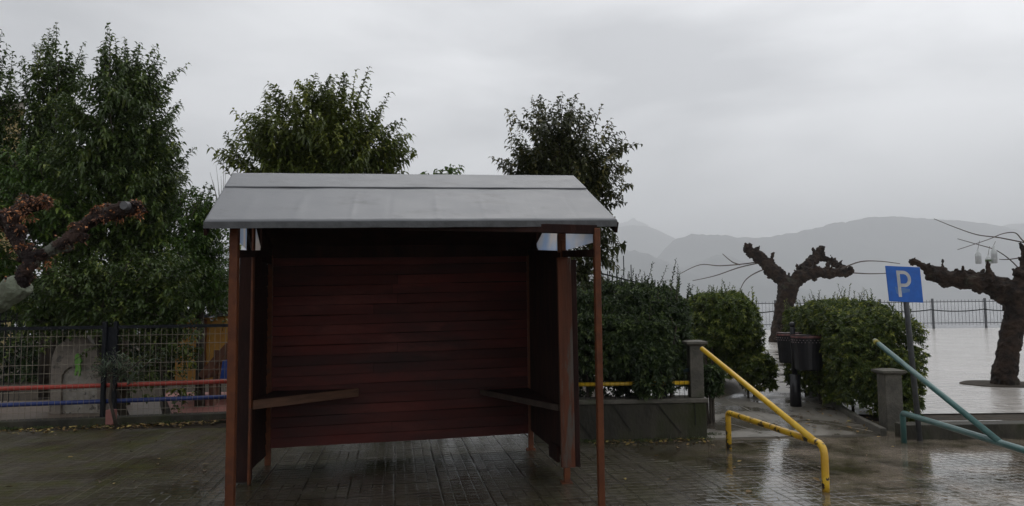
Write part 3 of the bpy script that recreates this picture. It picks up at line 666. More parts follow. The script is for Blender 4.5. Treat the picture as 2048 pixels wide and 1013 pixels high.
def bay(px0, px1, ext0=None, ext1=None):
    a = fpt(px0, 0) if ext0 is None else ext0; b = fpt(px1, 0) if ext1 is None else ext1
    mb = MB()
    for z in (ZT, ZB): mb = MB(); mb.bar(Vector((a.x, a.y, z)), Vector((b.x, b.y, z)), .03, .045); mb.build('rail', M['black_metal'], fn)
    wr = MB(); n = int((b - a).length / .072); offs = Vector((0, -.012, 0))
    for i in range(1, n):
        p = a.lerp(b, i / n) + offs; wr.tube([Vector((p.x, p.y, ZB)), Vector((p.x, p.y, ZT - .03))], .0026, 5, cap=False)
    for py in (672, 690, 728, 745, 766, 781, 821):
        z = fz(py); wr.tube([Vector((a.x, a.y, z)) + offs * 1.4, Vector((b.x, b.y, z)) + offs * 1.4], .0038 if py in (690, 728, 781) else .003, 5, cap=False)
    wr.build('wire_mesh', M['mesh_wire'], fn)
bay(0, 204, ext0=fence_ext); bay(234, 0, ext1=end)
for px in (208, 230):
    p = fpt(px, 0); mb = MB(); mb.box((p.x, p.y, (ZT + .08) / 2 + .03), (.055, .055, ZT + .02), rz * 0); mb.build('post', M['black_metal'], fn, bevel=.004)
p = fpt(219, 0); mb = MB(); mb.box((p.x, p.y + .01, fz(690)), (.16, .02, ZT - fz(722) + .02)); mb.build('lock_plate', M['black_metal'], fn)
for py, k, r_ in ((771, 'red_paint', .031), (803, 'blue_paint', .031)):
    z = fz(py); bo = Vector((0, .06, 0)); mb = MB(); mb.tube([Vector((fence_ext.x, fence_ext.y, z - .02)) + bo, Vector((end.x, end.y, z)) + bo], r_, 12)
    mb.build('pipe_rail', M[k], fn, 'red painted pipe rail' if 'red' in k else 'dark blue painted pipe rail', smooth=True)
# dark spiked railing further back at the far left
sp = thing('spiked_railing', 'black spiked iron railing behind the mesh fence at the far left', 'railing', U(10, 700, 12).xy.to_3d())
a = U(-130, 640, 12); b = U(45, 628, 13); mb = MB()
for i in range(16):
    p = a.lerp(b, i / 15); mb.tube([Vector((p.x, p.y, 0)), Vector((p.x, p.y, 1.55)), Vector((p.x, p.y, 1.62))], [.009, .009, .001], 6)
mb.build('spikes', M['black_metal'], sp)
for z in (1.42, .2):
    mb = MB(); mb.bar(Vector((a.x, a.y, z)), Vector((b.x, b.y, z)), .03, .03); mb.build('rail', M['black_metal'], sp)

# playground things seen through the mesh
Yp = 11.3
pwt = thing('play_wall', 'grey arched play wall with a pale scribbled panel behind the mesh fence', 'play wall', (U(150, 800, Yp).x, Yp, 0))
def pp(px, py, Y=Yp): return U(px, py, Y)
outl = [(100, 850), (101, 760), (104, 715), (112, 694), (124, 686), (135, 676), (150, 668), (172, 674), (190, 692), (200, 716), (206, 850)]
inn = [(196, 850), (194, 760), (186, 742), (172, 735), (140, 733), (127, 742), (122, 765), (121, 850)]
mb = MB()
ao = [pp(*q) for q in outl]
rim_in = [(121, 850), (121, 800), (121, 765), (124, 750), (130, 741), (140, 734), (156, 733), (172, 735), (184, 741), (193, 760), (196, 850)]
ai = [pp(*q) for q in rim_in]
th_ = Vector((0, .18, 0))
vs = ao + ai + [v + th_ for v in ao] + [v + th_ for v in ai]; n = len(ao); fs = []
for i in range(n - 1):
    fs += [(i, i + 1, n + i + 1, n + i), (2 * n + i, 3 * n + i, 3 * n + i + 1, 2 * n + i + 1), (i, 2 * n + i, 2 * n + i + 1, i + 1), (n + i, n + i + 1, 3 * n + i + 1, 3 * n + i)]
mb.add(vs, fs); mb.build('arch', M['playgrey'], pwt)
mb = MB(); mb.prism([pp(*q) + Vector((0, .06, 0)) for q in rim_in[::1]], (0, .05, 0)); mb.build('panel', mat('scribbled_panel', (.34, .32, .28), (.24, .22, .19), 7, .7, third=(.10, .09, .08), tscale=9, tlo=.56, thi=.6), pwt)
fg = thing('play_figure', 'lime green cut-out figure hanging on the grey play wall', 'play figure', pp(155, 735, Yp - .1))
mb = MB(); fo = [(150, 712), (154, 707), (158, 709), (160, 716), (163, 722), (160, 728), (161, 740), (159, 752), (156, 754), (156, 742), (153, 744), (151, 752), (148, 750), (151, 736), (149, 726)]
mb.prism([pp(x, y, Yp - .1) for x, y in fo], (0, .03, 0)); mb.build('cutout', M['lime'], fg)
# orange playhouse with slide
Yh = 12.6
hut = thing('playhouse', 'orange sided playhouse with grey roof edge and blue panel beside the shelter', 'playhouse', (U(420, 700, Yh).x, Yh, 0))
a = U(352, 640, Yh); b = U(520, 628, Yh); ztop = .0
mb = MB(); mb.hexa([Vector((a.x, Yh, .35)), Vector((b.x, Yh, .35)), Vector((b.x, Yh + 1.3, .35)), Vector((a.x, Yh + 1.3, .35)), Vector((a.x, Yh, a.z)), Vector((b.x, Yh, b.z)), Vector((b.x, Yh + 1.3, b.z)), Vector((a.x, Yh + 1.3, a.z))]); mb.build('wall', M['hut_yellow'], hut, bevel=.01)
mb = MB(); mb.bar(Vector((a.x - .06, Yh - .05, a.z + .025)), Vector((b.x + .06, Yh - .05, b.z + .03)), .12, .045); mb.bar(Vector((a.x - .06, Yh + .65, a.z + .04)), Vector((b.x + .06, Yh + .65, b.z + .05)), 1.3, .03); mb.build('roof', M['roof'], hut)
mb = MB(); c0 = U(413, 752, Yh - .5); c1 = U(470, 688, Yh - .5); mb.bar(c0, c1, .5, .12); mb.build('slide_side', M['brown_panel'], hut, bevel=.01); mb = MB(); mb.bar(Vector((c0.x + .1, c0.y, c0.z - .12)), Vector((c0.x + .12, c0.y, 0)), .08, .12); mb.build('slide_leg', M['brown_panel'], hut, bevel=.01)
mb = MB(); mb.prism([U(x, y, Yh - .8) for x, y in ((440, 758), (445, 722), (470, 715), (478, 758))], (0, .04, 0)); mb.build('blue_panel', M['blue_panel'], hut)
mb = MB(); mb.bar(Vector((U(431, 820, Yh - .2).x, Yh - .2, 0)), Vector((U(434, 760, Yh - .2).x, Yh - .2, .9)), .09, .09); mb.build('post', M['brown_panel'], hut); mb = MB(); mb.bar(Vector((U(409, 640, Yh).x, Yh - .02, 0)), Vector((U(411, 640, Yh).x, Yh - .02, a.z)), .06, .05); mb.build('post', M['brown_panel'], hut)
sheet('play_surface', [tuple(U(350, 800, 10.5).xy), tuple(U(500, 800, 10.5).xy), tuple(U(470, 700, 14).xy), tuple(U(330, 700, 14).xy)], .012, M['pink'])
sheet('play_surface', [tuple(U(-100, 800, 10.3).xy), tuple(U(330, 800, 10.3).xy), tuple(U(320, 700, 13).xy), tuple(U(-90, 700, 13).xy)], .008, mat('pale_play_surface', (.15, .11, .085), (.10, .075, .055), 4, .5))
mb = MB(); c = U(219, 815, 10.0); pb = thing('rubber_block', 'small pink block between the two dark fence posts', 'block', (c.x, 10.05, 0)); mb.box((c.x, 10.05, .14), (.11, .10, .2)); mb.build('block', M['pink'], pb, bevel=.01)

# building far left
hs = thing('house', 'pale yellow rendered house behind the trees at the far left', 'house', (-16, 24, 0))
x1 = U(42, 300, 22).x; zt = U(20, 222, 22).z
xb = x1 * 30 / 22 - .6
mb = MB(); mb.hexa([Vector(p) for p in ((x1 - 9, 22, -.03), (x1, 22, -.03), (xb, 30, -.03), (x1 - 9, 30, -.03), (x1 - 9, 22, zt), (x1, 22, zt), (xb, 30, zt), (x1 - 9, 30, zt))]); mb.build('wall', M['house'], hs)
mb = MB(); mb.prism([Vector((x1 - 9.3, 21.8, zt)), Vector((x1 + .2, 21.8, zt)), Vector((xb + .2, 30.2, zt)), Vector((x1 - 9.3, 30.2, zt))], (0, 0, .18)); mb.build('cornice', M['house_trim'], hs)
mb = MB(); rr0 = [Vector((x1 - 9.1, 21.7, zt + .19)), Vector((x1 + .3, 21.7, zt + .19)), Vector((xb + .3, 30.3, zt + .19)), Vector((x1 - 9.1, 30.3, zt + .19)), Vector((x1 - 6, 26, zt + 1.2)), Vector((x1 - 5.5, 26, zt + 1.2))]
mb.add(rr0, [(0, 1, 5, 4), (1, 2, 5), (2, 3, 4, 5), (3, 0, 4), (3, 2, 1, 0)]); mb.build('roof', M['house_roof'], hs)
for wx in (x1 - 1.3, x1 - 4):
    for wz in (1.4, 4.3):
        mb = MB(); mb.box((wx, 21.99, wz), (1.0, .08, 1.4)); wn = mb.build('window', M['house_trim'], hs); mb = MB(); mb.box((wx, 21.94, wz), (.84, .03, 1.24)); mb.build('pane', M['glass_dark'], wn)

# ------------------------------------------------------------------ plinth wall, pillars and pipes right of the shelter
PY = G(1415, 878)
pl = thing('garden_wall', 'low mossy concrete wall with diagonal grooves under the dark hedge', 'wall', (PY.x - 1, PY.y, 0))
wl0 = G(1072, 885); z1 = U(1410, 797, PY.y).z
aw = Vector((wl0.x, wl0.y + .0, 0)); bw = Vector((PY.x, PY.y, 0)); wd = (bw - aw).normalized(); wn_ = Vector((-wd.y, wd.x, 0))
mb = MB(); mb.hexa([aw + Vector((0, 0, -.02)), bw + Vector((0, 0, -.02)), bw + wn_ * .3 + Vector((0, 0, -.02)), aw + wn_ * .3 + Vector((0, 0, -.02)), aw + Vector((0, 0, z1 - .05)), bw + Vector((0, 0, z1 - .05)), bw + wn_ * .3 + Vector((0, 0, z1 - .05)), aw + wn_ * .3 + Vector((0, 0, z1 - .05))]); mb.build('wall_body', M['plinth'], pl, bevel=.01)
mb = MB(); mb.bar(aw + wn_ * .15 + Vector((0, 0, z1 - .024)), bw + wn_ * .15 + wd * .02 + Vector((0, 0, z1 - .024)), .35, .05); mb.build('coping', M['concrete'], pl, bevel=.008)
mb = MB()
for (xa, ya, xb, yb) in ((1222, 805, 1262, 862), (1312, 806, 1362, 866), (1160, 845, 1182, 876), (1389, 806, 1391, 850)):
    def onw(px, py):
        r_ = ray(px, py); o_ = Vector((0, 0, EYE)); k = (aw - o_).dot(wn_) / r_.dot(wn_); return o_ + r_ * k - wn_ * .002
    mb.bar(onw(xa, ya), onw(xb, yb), .006, .022, wn_)
mb.build('groove', M['groove'], pl)
def pillar(px0, px1, yt, yb, Y, zb, label):
    a = U(px0, yb, Y); b = U(px1, yb, Y); cx = (a.x + b.x) / 2; wd_ = b.x - a.x; zt_ = U((px0 + px1) / 2, yt, Y).z
    t = thing('gate_pillar', label, 'pillar', (cx, Y + .1, zb)); mb = MB(); mb.box((cx, Y + wd_ / 2, (zb + zt_ - .05) / 2), (wd_, wd_, zt_ - .05 - zb)); mb.build('shaft', M['concrete'], t, bevel=.008)
    mb = MB(); s = wd_ / 2 + .045; c = Vector((cx, Y + wd_ / 2, zt_)); 
    mb.add([c + Vector((-wd_ / 2, -wd_ / 2, -.06)), c + Vector((wd_ / 2, -wd_ / 2, -.06)), c + Vector((wd_ / 2, wd_ / 2, -.06)), c + Vector((-wd_ / 2, wd_ / 2, -.06)),
            c + Vector((-s, -s, -.03)), c + Vector((s, -s, -.03)), c + Vector((s, s, -.03)), c + Vector((-s, s, -.03)),
            c + Vector((-s, -s, -.005)), c + Vector((s, -s, -.005)), c + Vector((s, s, -.005)), c + Vector((-s, s, -.005)),
            c + Vector((-s * .6, -s * .6, .01)), c + Vector((s * .6, -s * .6, .01)), c + Vector((s * .6, s * .6, .01)), c + Vector((-s * .6, s * .6, .01))],
           [(3, 2, 1, 0)] + [(k + i, k + (i + 1) % 4, k + 4 + (i + 1) % 4, k + 4 + i) for k in (0, 4, 8) for i in range(4)] + [(12, 13, 14, 15)])
    mb.build('cap', M['concrete'], t); return t
pillar(1382, 1409, 683, 795, PY.y + .03, z1 + .0015, 'square concrete gate pillar with flat cap on the end of the mossy wall')
g2 = G(1790, 862); pillar(1775, 1809, 741, 862, g2.y, -.01, 'short concrete gate pillar beside the leaning parking sign')
pr = thing('pipe_railing', 'yellow and dark green pipe rails half hidden in the dark hedge', 'railing', (aw + bw) / 2)
for py, k, lb in ((768, 'yellow', 'ochre yellow pipe'), (743, 'teal_dark', 'dark green pipe')):
    z = U(1300, py, PY.y + .02).z; mb = MB(); mb.tube([aw + wn_ * .10 + Vector((0, 0, z)), bw + wn_ * .10 - wd * .1 + Vector((0, 0, z))], .024, 12); mb.build('pipe', M[k], pr, lb, smooth=True)
for f in (.1, .4, .78): p = aw.lerp(bw, f) + wn_ * .16; mb = MB(); mb.bar(Vector((p.x, p.y, z1)), Vector((p.x, p.y, 1.25)), .035, .035); mb.build('post', M['black_metal'], pr)
mb = MB(); n = int((bw - aw).length / .06)
for i in range(n): p = aw.lerp(bw, i / n) + wn_ * .07; mb.tube([Vector((p.x, p.y, z1)), Vector((p.x, p.y, z1 + .62))], .0022, 4, cap=False)
mb.build('wire_mesh', M['black_metal'], pr)

# kerb wall far right and kerb along the path
k0 = G(1812, 880); k1 = G(2120, 876)
kw = thing('kerb_wall', 'low wet kerb wall along the flooded promenade beside the green barrier', 'wall', (k0 + k1) / 2)
k1 = k0 + (k1 - k0) * 6
mb = MB(); kh = U(1900, 850, k0.y).z; kd = Vector((0, .25, 0))
mb.hexa([k0 + Vector((0, 0, -.02)), k1 + Vector((0, 0, -.02)), k1 + kd + Vector((0, 0, -.02)), k0 + kd + Vector((0, 0, -.02)), k0 + Vector((0, 0, kh)), k1 + Vector((0, 0, kh)), k1 + kd + Vector((0, 0, kh)), k0 + kd + Vector((0, 0, kh))])
mb.build('kerb_stone', M['plinth'], kw, bevel=.01)
pk = thing('path_kerb', 'narrow concrete edging along the right side of the garden path', 'kerb', G(1690, 835))
mb = MB(); q = [G(1618, 790), G(1665, 812), G(1715, 845), G(1768, 872)]
for a, b in zip(q[:-1], q[1:]): mb.bar(Vector((a.x, a.y, .03)), Vector((b.x, b.y, .03)), .07, .12)
mb.build('edging', M['concrete'], pk, bevel=.01)
lk = thing('sandy_mound', 'low sandy concrete ramp at the foot of the hedges left of the path', 'mound', G(1455, 775))
mb = MB(); q = [G(1402, 790), G(1432, 752), G(1462, 738), G(1490, 752), G(1510, 770), G(1500, 782), G(1440, 800)]
cen = sum(q, Vector((0, 0, 0))) / len(q); ring = [cen.lerp(p, .7) + Vector((0, 0, .10)) for p in q]
n = len(q); mb.add(q + ring + [cen + Vector((0, 0, .14))], [(i, (i + 1) % n, n + (i + 1) % n, n + i) for i in range(n)] + [(n + i, n + (i + 1) % n, 2 * n) for i in range(n)])
mb.build('mound_body', mat('sandy_concrete', (.17, .14, .10), (.10, .085, .06), 6, .6, bump=.5, bscale=20), lk, smooth=True)

# ------------------------------------------------------------------ hedges
def hedge(name, label, boxes, leafm, n_ros, leafL=.055, sprigs=60, spr_h=(.08, .28), base=None):
    """boxes: (centre Vector, half x, half y, half z); rosettes over rounded lumpy boxes"""
    th = thing(name, label, 'hedge', base); LV = Leaves(); TW = MB()
    vol = np.array([b[1] * b[3] for b in boxes]); vol /= vol.sum(); C = []; O = []
    lump = RNG.normal(size=(26, 3))
    for i in range(n_ros):
        b = boxes[RNG.choice(len(boxes), p=vol)]; u = RNG.uniform(-1, 1, 3); ax = RNG.integers(0, 6)
        if ax == 5: ax = 4
        u[ax // 2 if ax < 4 else 2] = 1 if ax % 2 == 0 else -1
        if ax == 0 or ax == 1: u[0] = 1 if ax == 0 else -1
        pw_ = (abs(u) ** 5).sum() ** (1 / 5.); u = u / pw_
        depth = 1 - abs(RNG.normal()) * .14 if i % 4 else RNG.uniform(.3, .9)
        ln = sum(math.sin(float(np.dot(u, lump[k]) * 2.2 + k)) for k in range(26)) / 26
        p = np.array(b[0]) + u * [b[1], b[2], b[3]] * (depth + ln * .5)
        C.append(p); O.append(unit(u * [1 / b[1], 1 / b[2], 1 / b[3]] + [0, 0, .5]))
    C = np.array(C); O = np.array(O); C[:, 2] = np.maximum(C[:, 2], .05); k = 9
    ang = np.arange(k)[None, :, None] * 2.4 + RNG.uniform(0, 6, (n_ros, 1, 1))
    O = unit(O + RNG.normal(size=O.shape) * .35)
    ref = unit(np.cross(O, RNG.normal(size=O.shape)))[:, None]; bi = np.cross(O[:, None], ref); sd_ = ref * np.cos(ang) + bi * np.sin(ang)
    el = np.linspace(.1, 1.1, k)[None, :, None]
    d = unit(sd_ + O[:, None] * el); pos = C[:, None] + O[:, None] * (np.linspace(0, .035, k)[None, :, None]) + RNG.normal(size=d.shape) * .006
    pr = RNG.uniform(0, 1, (n_ros, 1)); rn = np.clip(pr * .65 + np.linspace(0, .3, k)[None] + RNG.uniform(0, .15, (n_ros, k)), 0, 1)
    up = np.broadcast_to(O[:, None], d.shape) + RNG.normal(size=d.shape) * .2
    LV.add(pos.reshape(-1, 3), d.reshape(-1, 3), up.reshape(-1, 3), (leafL * RNG.uniform(.7, 1.25, (n_ros, k))).ravel(), (leafL * .42 * RNG.uniform(.8, 1.2, (n_ros, k))).ravel(), .25, rn.ravel())
    P0 = []; P2 = []
    for i in range(sprigs):
        b = boxes[RNG.choice(len(boxes), p=vol)]; x = RNG.uniform(-.95, .95); y = RNG.uniform(-.9, .9)
        s = np.array(b[0]) + [b[1] * x, b[2] * y, b[3] * (.9 - .12 * abs(x) ** 4)]; h = RNG.uniform(*spr_h) * (1 if i % 4 else 1.5)
        P0.append(s); P2.append(s + np.array([RNG.normal() * .06, RNG.normal() * .06, h]) * [h * 3 + .3, 1, 1])
    if sprigs: shoots(LV, TW, P0, P2, np.zeros((sprigs, 3)), 75, leafL * .95, leafL * .4, .1, tw_r=.004, spread=.6)
    for b in boxes:
        c = b[0]
        for i in range(max(3, int(b[1] * 5))):
            x = random.uniform(-.8, .8) * b[1]; y = random.uniform(-.5, .5) * b[2]
            TW.tube([Vector((c.x + x, c.y + y, max(0.0, c.z - b[3] - .4))), Vector((c.x + x * 1.05, c.y + y, c.z - b[3] * .2)), Vector((c.x + x * 1.15, c.y + y * 1.4, c.z + b[3] * .75))], [.022, .016, .006], 6, cap=False)
    link('leaves', LV.mesh('leaves'), leafm, th); TW.build('stems', M['bark'], th, smooth=True)
    return th
def hbox(x0, x1, y0, y1, Y, hy):       # pixel box at depth Y -> box
    a = U(x0, y0, Y); b = U(x1, y1, Y); return (Vector(((a.x + b.x) / 2, Y + hy * .6, (a.z + b.z) / 2)), abs(b.x - a.x) / 2, hy, abs(a.z - b.z) / 2)
hedge('hedge', 'tall dark green clipped hedge growing above the mossy wall', [hbox(1130, 1290, 590, 800, 9.45, .6), hbox(1230, 1402, 590, 798, 9.35, .55), hbox(1195, 1385, 574, 740, 9.8, .6), hbox(1275, 1345, 690, 796, 8.72, .16), hbox(1140, 1368, 640, 750, 8.80, .2)], M['hedgeD'], 12000, .062, 90, (.1, .3), base=G(1290, 850))
hedge('hedge', 'dark hedge added behind the shelter, nearly hidden, darkening floor reflections', [hbox(480, 800, 600, 830, 10.2, .5), hbox(760, 1120, 600, 830, 10.0, .5)], M['hedgeD'], 3200, .10, 0, base=Vector((-1.5, 10.2, 0)))  # hedge line continued out of view, added to darken the shelter floor reflections
hedge('hedge', 'yellower rounded hedge beyond the gate pillar on the left of the path', [hbox(1385, 1526, 600, 760, 13.0, .9), hbox(1400, 1505, 594, 700, 12.4, .6)], M['hedgeL'], 6000, .07, 80, (.08, .25), base=G(1460, 760))
hedge('hedge', 'broad bushy hedge with upright shoots behind the parking sign', [hbox(1590, 1700, 626, 790, 12.4, .5), hbox(1625, 1770, 618, 812, 11.4, .55), hbox(1680, 1856, 634, 838, 10.2, .6), hbox(1640, 1800, 612, 740, 11.0, .6), hbox(1770, 1845, 720, 850, 9.9, .3)], M['hedgeM'], 11000, .06, 110, (.1, .32), base=G(1730, 840))
hedge('shrub', 'small leafy shrub spilling onto the path below the yellower hedge', [hbox(1488, 1550, 716, 778, 12.3, .3)], M['hedgeM'], 520, .085, 16, (.04, .12), base=G(1520, 780))
hedge('hedge', 'shadowy evergreen hedge closing the back of the playground', [hbox(-160, 130, 560, 800, 17, .6), hbox(100, 330, 560, 790, 17, .6), hbox(280, 520, 575, 790, 17.5, .6)], M['hedgeD'], 4200, .14, 0, base=Vector((-9, 17, 0)))
for o in list(COL.objects):
    if o.name.startswith('shrub'): o['category'] = 'shrub'
sb = hedge('shrub', 'low weedy shrub tucked behind the gate pillar on the mossy wall', [hbox(1410, 1442, 742, 790, 9.7, .15)], M['hedgeD'], 130, .08, 4, (.03, .08), base=G(1425, 800)); sb['category'] = 'shrub'

# ------------------------------------------------------------------ broadleaf trees
crown_tree('broadleaf_tree', 'rounded olive green tree rising behind the left half of the shelter roof', 'tree', (U(640, 800, 11.5).x, 11.5, 0), 11.5,
    [(620, 260, 125, 95, .95), (560, 310, 105, 80, .9), (700, 300, 90, 85, .8), (640, 390, 130, 110, .8), (665, 215, 75, 60, .6), (765, 305, 60, 50, .5)],
    [(745, 138, 720, 230), (708, 135, 690, 220), (775, 188, 740, 260), (815, 235, 760, 290), (818, 265, 760, 300), (820, 320, 760, 345), (645, 150, 640, 220), (600, 165, 600, 230), (560, 175, 575, 240), (515, 205, 540, 270), (470, 225, 510, 290), (455, 265, 500, 320), (420, 295, 490, 335), (428, 300, 480, 350), (800, 300, 750, 330), (765, 205, 735, 260), (545, 180, 560, 240), (680, 145, 670, 210)],
    430, M['leafB'], M['bark'], dens=22, group=None)
crown_tree('broadleaf_tree', 'narrow dark brownish green tree behind the right end of the shelter roof', 'tree', (U(1140, 800, 11.0).x, 11.0, 0), 11.0,
    [(1110, 270, 85, 75, .75), (1160, 320, 90, 80, .75), (1060, 320, 55, 55, .5), (1160, 400, 85, 65, .6), (1190, 350, 60, 50, .5), (1180, 480, 50, 60, .4), (1165, 560, 50, 60, .35)],
    [(1128, 180, 1120, 250), (1090, 188, 1095, 250), (1155, 195, 1140, 255), (1060, 195, 1075, 260), (1195, 220, 1170, 280), (1250, 262, 1200, 300), (1280, 298, 1220, 330), (1225, 240, 1190, 300), (1262, 345, 1220, 350), (985, 312, 1030, 345), (1005, 330, 1040, 355), (1250, 395, 1200, 390), (1025, 235, 1050, 290), (1238, 488, 1200, 455), (1235, 520, 1200, 480), (1222, 465, 1190, 440), (1238, 545, 1195, 520), (1215, 585, 1190, 560)],
    330, M['leafC'], M['bark'], dens=21, Ln=.125)
crown_tree('sapling', 'slim sapling whose top leaves just clear the roof ridge', 'sapling', (U(880, 800, 10.5).x, 10.5, 0), 10.5,
    [(885, 420, 45, 50, .35)], [(928, 342, 890, 385), (905, 343, 880, 390), (880, 345, 870, 390), (915, 338, 895, 390), (860, 352, 868, 400)], 26, M['leafU'], M['bark'], dens=24, trunk_r=.03)
crown_tree('broadleaf_tree', 'tall dense dark green tree with long upright shoots behind the playground fence', 'tree', (U(240, 800, 12.3).x, 12.3, 0), 12.3,
    [(240, 250, 105, 130, 1.1), (215, 380, 150, 130, 1.2), (285, 330, 80, 110, .9), (250, 170, 70, 70, .6), (300, 450, 90, 90, .8), (200, 470, 130, 90, .8)],
    [(222, 42, 215, 150), (225, 60, 230, 160), (270, 85, 250, 170), (282, 82, 262, 180), (325, 100, 280, 180), (330, 115, 285, 190), (372, 128, 300, 215), (370, 195, 310, 260), (352, 215, 300, 280), (358, 290, 320, 330), (380, 300, 325, 350), (345, 150, 300, 210), (190, 90, 200, 160), (340, 245, 300, 290), (350, 330, 310, 360), (245, 80, 240, 150), (300, 95, 270, 170), (205, 75, 210, 150), (365, 345, 320, 380)],
    760, M['leafA'], M['bark'], dens=24, trunk_r=.12)
crown_tree('broadleaf_tree', 'darker open tree with one tall spire left of the dense tree', 'tree', (U(90, 800, 13.6).x, 13.6, 0), 13.6,
    [(110, 170, 60, 85, .7), (95, 260, 75, 90, .8), (70, 350, 80, 80, .8)],
    [(108, 42, 100, 150), (100, 60, 95, 160), (112, 58, 105, 150), (60, 85, 70, 170), (50, 110, 65, 190), (170, 90, 145, 170), (140, 105, 130, 180), (88, 75, 92, 150), (160, 110, 140, 180)],
    230, M['leafA'], M['bark'], dens=20)
crown_tree('broadleaf_tree', 'leafy tree cut off by the left edge of the photo', 'tree', (U(-60, 800, 12.8).x, 12.8, 0), 12.8,
    [(-40, 200, 60, 110, .7), (-30, 330, 60, 110, .8)], [(5, 66, -10, 160), (15, 85, -5, 170), (20, 110, -5, 190), (28, 140, -10, 220), (40, 170, 0, 240)], 190, M['leafA'], M['bark'], dens=20)
crown_tree('broadleaf_tree', 'lower yellow green tree close to the left end of the shelter', 'tree', (U(400, 800, 12.0).x, 12.0, 0), 12.0,
    [(400, 450, 60, 65, .5), (385, 520, 75, 75, .55), (420, 560, 60, 60, .5), (395, 410, 35, 35, .35)],
    [(410, 368, 395, 410), (390, 375, 380, 420), (365, 390, 365, 430), (425, 372, 405, 420), (440, 400, 420, 440)], 210, M['leafU'], M['bark'], dens=22, Ln=.11, trunk_r=.06)
crown_tree('understory_shrub', 'bright green low shrub in front of the dense dark tree', 'shrub', (U(110, 800, 11.6).x, 11.6, 0), 11.6,
    [(110, 420, 110, 60, .5), (40, 400, 80, 60, .5), (60, 330, 60, 60, .4), (0, 520, 75, 70, .5)], [], 190, M['leafU'], M['bark'], dens=22, Ln=.13, trunk_r=.05)
crown_tree('understory_shrub', 'dark sprawling shrub leaning on the playground fence', 'shrub', (U(250, 800, 11.0).x, 11.0, 0), 11.0,
    [(170, 560, 110, 60, .5), (300, 560, 110, 75, .5), (240, 620, 140, 50, .4), (90, 600, 80, 55, .4), (330, 640, 70, 45, .3)], [], 330, M['leafA'], M['bark'], dens=22, Ln=.11, trunk_r=.05)
crown_tree('understory_shrub', 'thin leafy shrub in front of the orange playhouse', 'shrub', (U(330, 820, 10.8).x, 10.8, 0), 10.8,
    [(320, 700, 70, 50, .25), (380, 690, 40, 45, .2), (270, 750, 80, 50, .25), (355, 770, 50, 30, .2)], [], 55, M['hedgeM'], M['bark'], dens=20, Ln=.10, trunk_r=.02, shoot=(.25, .5))
crown_tree('oleander', 'pale leaved oleander poking through the mesh beside the fence posts', 'shrub', (U(235, 830, 9.95).x, 9.95, 0), 9.95,
    [(225, 735, 55, 25, .12)], [(192, 735, 225, 755), (275, 712, 240, 745), (290, 735, 245, 752), (215, 700, 225, 745), (262, 760, 235, 765), (330, 700, 280, 740)], 14, M['oleander'], M['bark'], dens=26, Ln=.13, W=.02, droop=.25, trunk_r=.02, shoot=(.2, .35))
# bare sapling
bt = thing('bare_sapling', 'bare twiggy sapling left of the shelter roof', 'sapling', (U(430, 800, 12.8).x, 12.8, 0)); mb = MB()
b0 = U(440, 800, 12.8); b0.z = 0
for x, y in ((412, 372), (420, 345), (432, 330), (442, 352), (452, 338), (458, 360), (405, 385), (425, 360), (448, 325), (436, 378)):
    p = U(x, y, 12.8 + random.uniform(-.3, .3)); q = U(438, 440, 12.8); mb.tube([b0, Vector((q.x, q.y, q.z)), q.lerp(p, .5) + Vector((.03, 0, 0)), p], [.02, .009, .005, .002], 5, cap=False)
mb.build('twigs', M['twig'], bt)

